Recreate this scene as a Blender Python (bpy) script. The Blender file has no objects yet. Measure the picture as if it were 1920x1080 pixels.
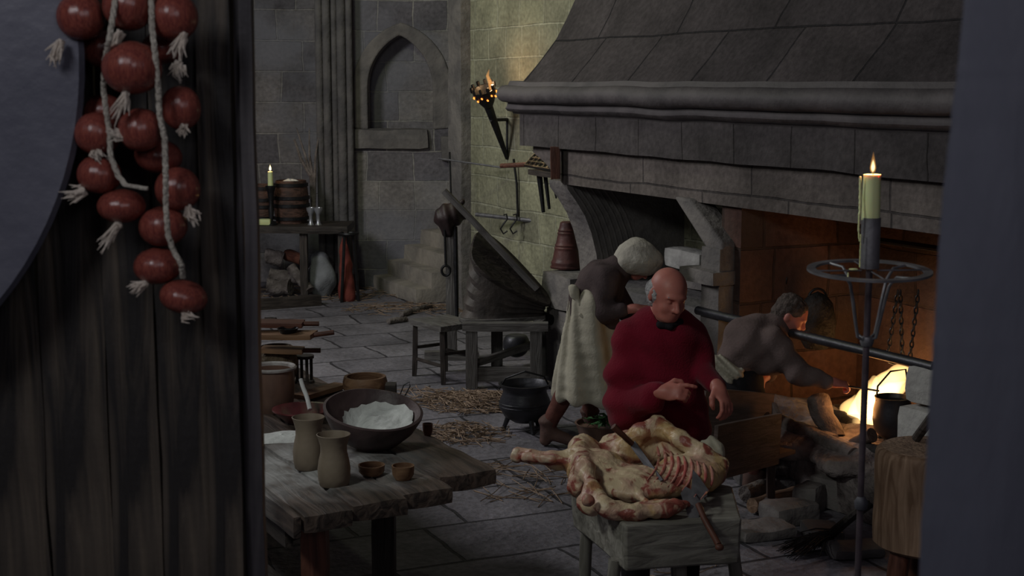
import bpy, math, random
import numpy as np
from mathutils import Vector, Matrix, noise as mn
random.seed(7)
C = bpy.context.scene.collection
V = Vector
# ------------------------------------------------------------------ camera
F = 2700.0; H = 2.5; TP = 385.0/F; PT = math.atan(TP)
cp, sp = math.cos(PT), math.sin(PT)
def ray(x, y):
    u = (x-960)/F; v = (540-y)/F
    return V((u, cp+v*sp, -sp+v*cp))
def P(x, y, Y):
    d = ray(x, y); t = Y/d.y
    return V((d.x*t, Y, H+d.z*t))
def G(x, y, z=0.0):
    d = ray(x, y); t = (z-H)/d.z
    return V((d.x*t, d.y*t, z))
cam = bpy.data.objects.new('camera', bpy.data.cameras.new('camera')); C.objects.link(cam)
cam.location = (0, 0, H); cam.rotation_euler = (math.pi/2-PT, 0, 0)
cam.data.sensor_width = 36; cam.data.lens = F/1920*36; cam.data.clip_start = .05
cam.data.dof.use_dof = True; cam.data.dof.focus_distance = 8.0; cam.data.dof.aperture_fstop = 9
S = bpy.context.scene; S.camera = cam
S.view_settings.view_transform = 'Standard'; S.view_settings.look = 'None'
S.view_settings.gamma = 1; S.view_settings.use_curve_mapping = False; S.view_settings.exposure = 0

# fireplace frame: s along its front (towards the camera), w into the wall, z up
FO = V((.067, 12.0, 0)); FD = V((.4472, -.8944, 0)); FN = V((.8944, .4472, 0))
def FP(s, w, z): return FO+FD*s+FN*w+V((0, 0, z))
FM = Matrix(((FD.x, FN.x, 0, FO.x), (FD.y, FN.y, 0, FO.y), (0, 0, 1, 0), (0, 0, 0, 1)))
def PW(x, y, w):
    d = ray(x, y); o = V((0, 0, H))
    t = ((FO-o).dot(FN)+w)/d.dot(FN)
    return o+d*t

# ------------------------------------------------------------------ materials
MATS = {}
def nodes(name):
    m = bpy.data.materials.new(name); m.use_nodes = True; nt = m.node_tree; nt.nodes.clear()
    return m, nt, nt.nodes.new
def L(nt, a, b): nt.links.new(a, b)
def c4(c): return (c[0], c[1], c[2], 1)
def mixc(nt, fac, a, b, mode='MIX'):
    n = nt.nodes.new('ShaderNodeMix'); n.data_type = 'RGBA'; n.blend_type = mode
    for sock, v in ((n.inputs[0], fac), (n.inputs[6], a), (n.inputs[7], b)):
        if hasattr(v, 'is_linked') or hasattr(v, 'links'): nt.links.new(v, sock)
        elif isinstance(v, (tuple, list)): sock.default_value = c4(v)
        else: sock.default_value = v
    return n.outputs[2]
def ramp(nt, src, stops):
    r = nt.nodes.new('ShaderNodeValToRGB'); nt.links.new(src, r.inputs[0])
    e = r.color_ramp.elements
    while len(e) < len(stops): e.new(.5)
    for i, (p, c) in enumerate(stops):
        e[i].position = p; e[i].color = c4(c) if isinstance(c, (tuple, list)) else (c, c, c, 1)
    return r.outputs[0]
def noisen(nt, vec, scale, detail=4, dist=0):
    n = nt.nodes.new('ShaderNodeTexNoise'); n.inputs['Scale'].default_value = scale
    n.inputs['Detail'].default_value = detail; n.inputs['Distortion'].default_value = dist
    if vec is not None: nt.links.new(vec, n.inputs['Vector'])
    return n.outputs['Fac']
def finish(m, nt, col, rough, metal, spec, bumps):
    b = nt.nodes.new('ShaderNodeBsdfPrincipled'); o = nt.nodes.new('ShaderNodeOutputMaterial')
    if isinstance(col, tuple): b.inputs['Base Color'].default_value = c4(col)
    else: L(nt, col, b.inputs['Base Color'])
    if isinstance(rough, float): b.inputs['Roughness'].default_value = rough
    else: L(nt, rough, b.inputs['Roughness'])
    b.inputs['Metallic'].default_value = metal; b.inputs['Specular IOR Level'].default_value = spec
    prev = None
    for h, st, di in bumps:
        bp = nt.nodes.new('ShaderNodeBump'); bp.inputs['Strength'].default_value = st
        bp.inputs['Distance'].default_value = di; L(nt, h, bp.inputs['Height'])
        if prev: L(nt, prev, bp.inputs['Normal'])
        prev = bp.outputs[0]
    if prev: L(nt, prev, b.inputs['Normal'])
    L(nt, b.outputs[0], o.inputs[0])
    return b
def mat(name, c1, c2=None, scale=6, rough=.75, metal=0., spec=.3, bump=.4, bs=40, bd=.01, stretch=(1, 1, 1), lo=.35, hi=.65, sheen=0, sub=0):
    if name in MATS: return MATS[name]
    m, nt, N = nodes(name)
    tc = N('ShaderNodeTexCoord'); mp = N('ShaderNodeMapping'); mp.inputs['Scale'].default_value = stretch
    L(nt, tc.outputs['Object'], mp.inputs[0]); v = mp.outputs[0]
    c2 = c2 or tuple(x*.6 for x in c1)
    f = ramp(nt, noisen(nt, v, scale, 6, .4), [(lo, 0.), (hi, 1.)])
    col = mixc(nt, f, c1, c2)
    b = finish(m, nt, col, rough, metal, spec, [(noisen(nt, v, bs, 5), bump, bd)])
    if sheen: b.inputs['Sheen Weight'].default_value = sheen
    if sub:
        b.inputs['Subsurface Weight'].default_value = sub; b.inputs['Subsurface Scale'].default_value = .01
    MATS[name] = m; return m
def wood(name, c1, c2, scale=9, rough=.7, bump=.5, spec=.3, stretch=(.12, 1, 1), flour=None):
    """long grain along local X"""
    m, nt, N = nodes(name)
    tc = N('ShaderNodeTexCoord'); mp = N('ShaderNodeMapping'); mp.inputs['Scale'].default_value = stretch
    L(nt, tc.outputs['Object'], mp.inputs[0]); v = mp.outputs[0]
    g = noisen(nt, v, scale*3.5, 8, 1.2)
    f = ramp(nt, g, [(.36, 0.), (.62, 1.)])
    col = mixc(nt, f, c1, c2)
    big = ramp(nt, noisen(nt, tc.outputs['Object'], 2.5, 3), [(.35, .55), (.7, 1.)])
    col = mixc(nt, 1., col, big, 'MULTIPLY')
    if flour:
        fl = ramp(nt, noisen(nt, tc.outputs['Object'], 9, 7, .3), [(.3, .15), (.6, 1.)])
        ds = N('ShaderNodeVectorMath'); ds.operation = 'DISTANCE'; L(nt, tc.outputs['Object'], ds.inputs[0]); ds.inputs[1].default_value = flour
        fm = N('ShaderNodeMath'); fm.operation = 'MULTIPLY'; L(nt, ramp(nt, ds.outputs['Value'], [(.15, .85), (.62, 0.)]), fm.inputs[0]); L(nt, fl, fm.inputs[1]); fl = fm.outputs[0]
        col = mixc(nt, fl, col, (.5, .5, .5))
    finish(m, nt, col, rough, 0., spec, [(g, bump, .012), (noisen(nt, tc.outputs['Object'], 60, 3), .2, .004)])
    MATS[name] = m; return m
def stone(name, c1, c2, mortar, bw, bh, ms=.012, rot=0, dist=.05, rough=.9, bump=.8, tint=None, fine=.5, off=(0, 0)):
    """coursed masonry laid out on the UV map, in metres"""
    m, nt, N = nodes(name)
    tc = N('ShaderNodeTexCoord'); mp = N('ShaderNodeMapping'); mp.inputs['Rotation'].default_value = (0, 0, rot)
    mp.inputs['Location'].default_value = (off[0], off[1], 0)
    L(nt, tc.outputs['UV'], mp.inputs[0]); v = mp.outputs[0]
    nz = N('ShaderNodeTexNoise'); nz.inputs['Scale'].default_value = 1.3; nz.inputs['Detail'].default_value = 3; L(nt, v, nz.inputs[0])
    va = N('ShaderNodeVectorMath'); va.operation = 'MULTIPLY_ADD'
    L(nt, nz.outputs['Color'], va.inputs[0]); va.inputs[1].default_value = (dist*2.4, dist, 0); L(nt, v, va.inputs[2])
    br = N('ShaderNodeTexBrick'); L(nt, va.outputs[0], br.inputs[0]); br.offset = .43; br.squash = .72; br.squash_frequency = 3
    br.inputs['Color1'].default_value = c4(c1); br.inputs['Color2'].default_value = c4(c2); br.inputs['Mortar'].default_value = c4(mortar)
    br.inputs['Scale'].default_value = 1; br.inputs['Mortar Size'].default_value = ms; br.inputs['Mortar Smooth'].default_value = .35
    br.inputs['Brick Width'].default_value = bw; br.inputs['Row Height'].default_value = bh
    n1 = noisen(nt, v, 2.2, 6, .3); n2 = noisen(nt, v, 22, 6)
    col = mixc(nt, 1., br.outputs[0], ramp(nt, n1, [(.3, .62), (.7, 1.15)]), 'MULTIPLY')
    col = mixc(nt, 1., col, ramp(nt, n2, [(.3, .72), (.7, 1.15)]), 'MULTIPLY')
    if tint:
        col = mixc(nt, ramp(nt, noisen(nt, v, .9, 4), [(.45, 0.), (.6, .7)]), col, tint)
    inv = N('ShaderNodeMath'); inv.operation = 'SUBTRACT'; inv.inputs[0].default_value = 1; L(nt, br.outputs['Fac'], inv.inputs[1])
    finish(m, nt, col, rough, 0., .2, [(inv.outputs[0], bump, .03), (n1, .5, .08), (n2, fine, .02)])
    MATS[name] = m; return m
def emis_vol(name, col, strength):
    m, nt, N = nodes(name); e = N('ShaderNodeEmission'); e.inputs[0].default_value = c4(col); e.inputs[1].default_value = strength
    o = N('ShaderNodeOutputMaterial'); L(nt, e.outputs[0], o.inputs['Volume']); return m
def emis(name, col, st):
    m, nt, N = nodes(name); e = N('ShaderNodeEmission'); e.inputs[0].default_value = c4(col); e.inputs[1].default_value = st
    o = N('ShaderNodeOutputMaterial'); L(nt, e.outputs[0], o.inputs[0]); return m

m_wall = stone('grey_masonry', (.24, .22, .22), (.13, .12, .135), (.3, .28, .27), .72, .38, .012, tint=(.2, .2, .23))
m_wall2 = stone('niche_masonry', (.34, .31, .29), (.14, .13, .155), (.37, .35, .33), .58, .36, .01, tint=(.2, .2, .23), off=(.3, .1))
m_torchwall = stone('ochre_masonry', (.37, .36, .25), (.27, .26, .19), (.42, .41, .31), .52, .31, .013, dist=.07)
m_hood = stone('hood_slabs', (.078, .066, .068), (.055, .047, .05), (.03, .027, .03), 1.15, .56, .009, bump=1.2, off=(.4, .02))
m_frieze = stone('frieze_blocks', (.09, .079, .08), (.07, .061, .064), (.035, .03, .03), .82, 3., .006, bump=1., off=(.2, 1.2))
m_lintel = stone('lintel_blocks', (.165, .14, .13), (.13, .11, .105), (.07, .06, .06), 1.3, 3., .008, bump=.8, off=(.7, 1.2))
m_firewall = stone('sooty_fireback', (.13, .065, .052), (.06, .036, .032), (.05, .03, .025), .62, .36, .01, tint=(.10, .07, .06))
m_floor = stone('flagstones', (.25, .235, .265), (.18, .17, .195), (.06, .056, .065), .95, .62, .014, rot=-.42, dist=.08, rough=.62, fine=.7)
m_stone = mat('dressed_stone', (.22, .2, .19), (.13, .12, .12), 4, .9, bump=.7, bs=14, bd=.03)
m_stone_d = mat('darker_stone', (.15, .14, .14), (.09, .085, .09), 4, .9, bump=.7, bs=14, bd=.03)  # darker grey variant of the dressed stone
m_mold = mat('moulding_stone', (.115, .1, .104), (.072, .063, .067), 3, .7, spec=.4, bump=.5, bs=9, bd=.03)
m_pale = mat('pale_limestone', (.5, .49, .47), (.33, .32, .31), 6, .9, bump=.8, bs=18, bd=.02)
m_step = mat('worn_step_stone', (.36, .32, .28), (.22, .2, .185), 3, .9, bump=.7, bs=9, bd=.03)
m_ash = mat('ash_and_rubble', (.3, .26, .25), (.1, .08, .08), 7, .95, bump=1., bs=25, bd=.03)
m_door = wood('old_door_oak', (.13, .105, .08), (.03, .027, .026), 6, .6, 1., stretch=(.09, 1, 1))
m_jamb = wood('dark_jamb_oak', (.13, .12, .122), (.05, .045, .05), 5, .5, .5, stretch=(.06, 1, 1))
m_table = wood('floured_table_oak', (.16, .115, .095), (.055, .042, .038), 6, .55, .6, flour=(.72, .3, .8))
m_darkw = wood('dark_oak', (.085, .068, .06), (.035, .028, .025), 8, .6, .5)
m_greyw = wood('weathered_oak', (.2, .19, .18), (.11, .10, .095), 8, .75, .7)
m_blockw = wood('butcher_block_wood', (.36, .34, .30), (.2, .185, .16), 6, .7, .6)
m_stumpw = wood('stump_wood', (.34, .22, .15), (.16, .09, .055), 6, .7, .7)
m_tanw = wood('turned_light_wood', (.36, .21, .12), (.2, .105, .06), 7, .5, .3)
m_redw = wood('red_brown_wood', (.19, .075, .05), (.09, .035, .025), 7, .5, .3)
m_boxw = wood('trough_boards', (.15, .105, .092), (.085, .06, .052), 7, .75, .5)
m_barrel = wood('barrel_staves', (.16, .085, .065), (.07, .04, .032), 9, .6, .5)
m_bark = mat('log_bark', (.22, .19, .18), (.09, .075, .07), 7, .9, bump=1., bs=22, bd=.03)
m_char = mat('charred_log', (.04, .033, .03), (.015, .013, .012), 9, .8, bump=1., bs=30, bd=.02)
m_iron = mat('black_iron', (.03, .03, .034), (.018, .017, .018), 12, .45, .6, .5, .4, 40, .006)
m_steel = mat('grey_iron', (.22, .215, .23), (.12, .115, .125), 14, .45, .5, .5, .3, 50, .004)
m_blade = mat('dull_steel', (.08, .08, .095), (.04, .04, .05), 10, .55, .3, .5, .3, 40, .003)
m_pot = mat('cast_iron', (.045, .045, .055), (.028, .028, .034), 8, .42, .4, .5, .3, 20, .01)
m_leather = mat('bellows_leather', (.085, .07, .062), (.045, .038, .036), 5, .6, 0., .35, .6, 18, .015)
m_redleather = mat('red_brown_leather', (.13, .05, .045), (.06, .025, .025), 6, .5, 0., .4, .4, 25, .01)
m_hoodl = mat('dark_red_leather', (.028, .014, .014), (.015, .009, .009), 6, .55, 0., .4, .4, 25, .01)
m_cut = mat('hacked_end_grain', (.3, .2, .14), (.17, .11, .08), 25, .85, bump=1., bs=60, bd=.012)
m_pole = mat('dark_bronze_iron', (.13, .1, .115), (.07, .055, .062), 14, .4, .5, .5, .3, 50, .004)
m_clay = mat('brown_clay', (.25, .2, .15), (.18, .14, .105), 5, .62, 0., .35, .4, 30, .005)
m_crock = mat('glazed_crock', (.2, .12, .09), (.1, .055, .045), 6, .35, 0., .5, .2, 30, .005)
m_glaze = mat('crock_rim', (.45, .43, .42), (.3, .27, .26), 20, .3)
m_flour = mat('flour', (.74, .76, .74), (.6, .61, .6), 9, 1., 0., .05, .8, 26, .012)
m_bowl = mat('dark_wooden_bowl', (.1, .065, .065), (.05, .032, .034), 7, .5, 0., .4, .4, 25, .008)
m_wax = mat('tallow', (.74, .78, .42), (.64, .68, .34), 8, .45, 0., .4, .3, 12, .006, sub=.3)
m_onion = mat('onion_skin', (.24, .065, .045), (.13, .03, .026), 16, .24, 0., .5, .15, 30, .003, stretch=(1, 1, .15))
m_root = mat('dried_roots', (.6, .54, .47), (.42, .36, .3), 30, .95, bump=.8, bs=90)
m_rope = mat('plaited_straw_rope', (.5, .47, .4), (.36, .33, .28), 60, .95, bump=1., bs=150)
m_disc = mat('blue_grey_hide', (.13, .132, .165), (.085, .087, .115), 5, .5, 0., .4, .4, 30, .006)
m_post = mat('blue_grey_post', (.075, .08, .105), (.048, .05, .066), 4, .6, 0., .35, .6, 12, .02, stretch=(1, 1, .2))
m_skin = mat('skin', (.56, .21, .165), (.44, .15, .12), 10, .5, 0., .4, .15, 50, .004, sub=.15)
m_hair = mat('grey_hair', (.5, .49, .5), (.2, .19, .2), 40, .8, bump=1., bs=90)
m_bhair = mat('brown_grey_hair', (.13, .1, .09), (.06, .045, .04), 40, .8, bump=1., bs=90)
m_redwool = mat('crimson_wool', (.2, .012, .028), (.15, .008, .02), 8, .95, 0., .1, .6, 120, .006, sheen=.08)
m_black = mat('black_cloth', (.02, .018, .022), (.013, .012, .015), 8, .9, 0., .15, .4, 60)
m_brown = mat('brown_wool', (.10, .075, .075), (.065, .048, .05), 6, .95, 0., .1, .5, 60, .008)
m_tan = mat('dun_tunic', (.17, .125, .12), (.12, .088, .085), 6, .95, 0., .1, .5, 60, .008)
m_linen = mat('undyed_linen', (.5, .47, .38), (.38, .35, .28), 5, .95, 0., .1, .5, 50, .008)
m_capm = mat('linen_cap', (.5, .47, .41), (.4, .37, .32), 7, .95, 0., .1, .6, 50, .01)
m_hose = mat('russet_hose', (.16, .06, .045), (.1, .035, .03), 7, .9)
m_boot = mat('brown_boots', (.14, .08, .065), (.08, .045, .04), 7, .7)
m_straw = mat('straw', (.36, .26, .19), (.18, .12, .085), 12, .8)
m_green = mat('green_leaves', (.1, .28, .1), (.05, .14, .05), 12, .6)
m_sack = mat('grey_sackcloth', (.28, .29, .31), (.18, .185, .2), 6, .95, bump=.6, bs=50)
m_redcloth = mat('red_rag', (.25, .06, .045), (.14, .03, .025), 6, .9)
m_glass = mat('greyish_pewter', (.45, .46, .5), (.3, .3, .34), 8, .3, .6, .5, .1)
m_redglaze = mat('red_glazed_dish', (.2, .05, .055), (.1, .028, .03), 8, .3, 0., .5, .1)
m_white = mat('white_bone', (.7, .7, .7), (.55, .55, .55), 8, .5)
m_wicker = mat('wicker', (.2, .15, .1), (.09, .065, .04), 30, .8, bump=1., bs=60, bd=.02)
m_ember = emis('embers', (1, .25, .04), 3.)

def meat_mat():
    m, nt, N = nodes('raw_meat_and_fat'); tc = N('ShaderNodeTexCoord'); v = tc.outputs['Object']
    n = noisen(nt, v, 7, 7, 1.0); n2 = noisen(nt, v, 26, 5, .8)
    base = mixc(nt, ramp(nt, n, [(.42, 0.), (.6, 1.)]), (.64, .5, .32), (.55, .34, .25))
    red = ramp(nt, noisen(nt, v, 9, 6, 1.6), [(.52, 0.), (.6, .92)])
    col = mixc(nt, red, base, (.26, .045, .035))
    yel = ramp(nt, noisen(nt, v, 5, 4, .5), [(.55, 0.), (.66, .8)])
    col = mixc(nt, yel, col, (.6, .4, .17))
    finish(m, nt, col, .42, 0., .5, [(n2, .6, .012), (n, .5, .02)]); return m
m_meat = meat_mat()
m_rib = mat('rib_meat', (.5, .1, .09), (.62, .36, .28), 14, .4, 0., .5, .4, 40, .006)
m_bone = mat('cut_bone', (.62, .5, .36), (.35, .06, .04), 18, .45, 0., .5, .4, 40, .006)
m_flame = emis_vol('flame', (1., .45, .1), 40.)
m_flamet = emis_vol('torch_flame', (1., .42, .1), 14.)
m_flameb = emis_vol('hearth_flame', (1., .6, .22), 15.)
m_flamec = emis_vol('flame_core', (1., .8, .4), 200.)

# ------------------------------------------------------------------ mesh builders
class MB:
    def __init__(s): s.v = []; s.f = []; s.uv = None
    def add(s, vs, fs, M=None):
        n = len(s.v)
        s.v += [tuple(M @ V(p)) if M is not None else tuple(p) for p in vs]
        s.f += [tuple(i+n for i in f) for f in fs]; return s
    def box(s, a, b, M=None):
        (x0, y0, z0), (x1, y1, z1) = a, b
        vs = [(x, y, z) for z in (z0, z1) for y in (y0, y1) for x in (x0, x1)]
        return s.add(vs, [(0, 2, 3, 1), (4, 5, 7, 6), (0, 1, 5, 4), (2, 6, 7, 3), (0, 4, 6, 2), (1, 3, 7, 5)], M)
    def rbox(s, a, b, res=.08, rnd=.012, amp=.006, freq=4., M=None, seed=0):
        """weathered block: subdivided, rounded and roughened"""
        a = V(a); b = V(b); c = (a+b)/2; h = (b-a)/2
        n = [max(2, int(round(2*h[i]/res))) for i in range(3)]
        idx = {}; vs = []; fs = []
        rnd = min(rnd, min(h)*.95)
        def vert(i, j, k):
            key = (i, j, k)
            if key in idx: return idx[key]
            t = [i/n[0]*2-1, j/n[1]*2-1, k/n[2]*2-1]
            p = V([t[q]*h[q] for q in range(3)])
            inn = V([max(-h[q]+rnd, min(h[q]-rnd, p[q])) for q in range(3)])
            d = p-inn
            if d.length > 1e-9: p = inn+d.normalized()*rnd
            nv = mn.noise_vector((p+c)*freq+V((seed*7.1, seed*3.3, seed)))
            p = p+nv*amp
            idx[key] = len(vs); vs.append(p+c); return idx[key]
        for ax in range(3):
            u, w = (ax+1) % 3, (ax+2) % 3
            for side in (0, n[ax]):
                for i in range(n[u]):
                    for j in range(n[w]):
                        q = []
                        for di, dj in ((0, 0), (1, 0), (1, 1), (0, 1)):
                            k = [0, 0, 0]; k[ax] = side; k[u] = i+di; k[w] = j+dj; q.append(vert(*k))
                        fs.append(tuple(q) if side else tuple(q[::-1]))
        return s.add(vs, fs, M)
    def tube(s, pts, r, n=10, cap=True, M=None, flat=1.):
        pts = [V(p) for p in pts]; rs = r if isinstance(r, (list, tuple)) else [r]*len(pts)
        vs = []; fs = []; up = None
        for i, p in enumerate(pts):
            d = (pts[min(i+1, len(pts)-1)]-pts[max(i-1, 0)]).normalized()
            if up is None:
                up = V((0, 0, 1)) if abs(d.z) < .9 else V((1, 0, 0))
            a = (up-d*up.dot(d)).normalized(); up = a; b = d.cross(a)
            for k in range(n):
                t = 2*math.pi*k/n
                vs.append(p+(a*math.cos(t)*flat+b*math.sin(t))*rs[i])
        for i in range(len(pts)-1):
            for k in range(n):
                fs.append((i*n+k, i*n+(k+1) % n, (i+1)*n+(k+1) % n, (i+1)*n+k))
        if cap:
            fs.append(tuple(range(n))[::-1]); fs.append(tuple((len(pts)-1)*n+k for k in range(n)))
        return s.add(vs, fs, M)
    def lathe(s, prof, n=32, M=None, wob=0., sx=1., sy=1.):
        vs = []; fs = []; m = len(prof)
        for i, (r, z) in enumerate(prof):
            for k in range(n):
                t = 2*math.pi*k/n; rr = r*(1+wob*mn.noise(V((math.cos(t), math.sin(t), z*3))*1.5))
                vs.append((rr*math.cos(t)*sx, rr*math.sin(t)*sy, z))
        for i in range(m-1):
            for k in range(n):
                fs.append((i*n+k, i*n+(k+1) % n, (i+1)*n+(k+1) % n, (i+1)*n+k))
        if prof[0] == prof[-1]: return s.add(vs, fs, M)
        if prof[0][0] > 1e-6: fs.append(tuple(range(n))[::-1])
        if prof[-1][0] > 1e-6: fs.append(tuple((m-1)*n+k for k in range(n)))
        return s.add(vs, fs, M)
    def prism(s, poly, a, b, M=None, plane='xz'):
        """poly in two axes, extruded along the third from a to b"""
        n = len(poly)
        if plane == 'xz': f = lambda p, t: (p[0], t, p[1])
        elif plane == 'yz': f = lambda p, t: (t, p[0], p[1])
        else: f = lambda p, t: (p[0], p[1], t)
        vs = [f(p, a) for p in poly]+[f(p, b) for p in poly]
        fs = [tuple(range(n)), tuple(range(2*n-1, n-1, -1))]
        fs += [(i, i+n, (i+1) % n+n, (i+1) % n) for i in range(n)]
        return s.add(vs, fs, M)
WM = {}
def obj(name, mb, mt, parent=None, M=None, smooth=True, bevel=0, uv=False, label=None):
    if isinstance(mb, MB): vs, fs = mb.v, mb.f
    else: vs, fs = mb
    me = bpy.data.meshes.new(name); me.from_pydata(vs, [], fs)
    import bmesh
    bm = bmesh.new(); bm.from_mesh(me); bmesh.ops.recalc_face_normals(bm, faces=bm.faces[:])
    if uv:
        ul = bm.loops.layers.uv.new('UVMap')
        for f in bm.faces:
            n = f.normal; ax = max(range(3), key=lambda i: abs(n[i]))
            for l in f.loops:
                p = l.vert.co
                if ax == 2: l[ul].uv = (p.x, p.y)
                elif ax == 1:
                    k = p.y if abs(n.z) > .2 else 0
                    l[ul].uv = (p.x, p.z+k*.7)
                else: l[ul].uv = (p.y, p.z)
    bm.to_mesh(me); bm.free()
    me.polygons.foreach_set('use_smooth', [smooth]*len(me.polygons))
    if smooth:
        try: me.set_sharp_from_angle(angle=math.radians(42))
        except Exception: pass
    me.materials.append(mt)
    o = bpy.data.objects.new(name, me); C.objects.link(o)
    M = M if M is not None else Matrix.Identity(4)
    if parent is None: o.matrix_world = M
    else:
        o.parent = parent; o.matrix_basis = WM[parent.name].inverted() @ M
    WM[o.name] = M.copy()
    if bevel:
        b = o.modifiers.new('bevel', 'BEVEL'); b.width = bevel; b.segments = 2; b.limit_method = 'ANGLE'
    if label: o['label'] = label
    return o
def tag(o, label, cat, group=None, kind=None):
    o['label'] = label; o['category'] = cat
    if group: o['group'] = group
    if kind: o['kind'] = kind
    return o
def thing(name, label, cat, loc, rotz=0, group=None, M=None):
    o = bpy.data.objects.new(name, None); C.objects.link(o); o.empty_display_size = .1
    M = M if M is not None else Matrix.Translation(V(loc)) @ Matrix.Rotation(rotz, 4, 'Z')
    o.matrix_world = M; WM[o.name] = M.copy(); tag(o, label, cat, group); return o
def struct(name, mb, mt, M=None, smooth=False, parent=None, uv=True, bevel=0):
    o = obj(name, mb, mt, parent, M, smooth, bevel, uv)
    if parent is None: o['kind'] = 'structure'
    return o
def T(p): return Matrix.Translation(V(p))
def align(p0, p1, roll=0, up=V((0, 0, 1))):
    """frame at p0 with local X towards p1"""
    p0 = V(p0); p1 = V(p1); x = (p1-p0).normalized()
    u = up if abs(x.dot(up)) < .98 else V((0, 1, 0))
    y = u.cross(x).normalized(); z = x.cross(y)
    M = Matrix(((x.x, y.x, z.x, p0.x), (x.y, y.y, z.y, p0.y), (x.z, y.z, z.z, p0.z), (0, 0, 0, 1)))
    return M @ Matrix.Rotation(roll, 4, 'X'), (p1-p0).length
def beam(name, p0, p1, wy, wz, mt, parent=None, res=.1, amp=.004, rnd=.008, roll=0, seed=0, **k):
    M, l = align(p0, p1, roll)
    m = MB(); m.rbox((0, -wy/2, -wz/2), (l, wy/2, wz/2), res, rnd, amp, seed=seed)
    return obj(name, m, mt, parent, M, **k)
def rod(name, pts, r, mt, parent=None, n=8, **k):
    o = V(pts[0]); m = MB(); m.tube([V(p)-o for p in pts], r, n); return obj(name, m, mt, parent, T(o), **k)
def log(name, p0, p1, r, mt, parent=None, seed=0, r2=None):
    M, l = align(p0, p1); m = MB(); r2 = r2 or r
    n = max(6, int(l/.05)); pts = []; rs = []
    for i in range(n+1):
        t = i/n; nv = mn.noise_vector(V((t*3, seed*5., 0)))
        pts.append((l*t, nv.y*r*.3, nv.z*r*.3)); rs.append((r+(r2-r)*t)*(1+.15*mn.noise(V((t*l*9, seed, 1)))))
    m.tube(pts, rs, 12); return obj(name, m, mt, parent, M)

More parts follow.
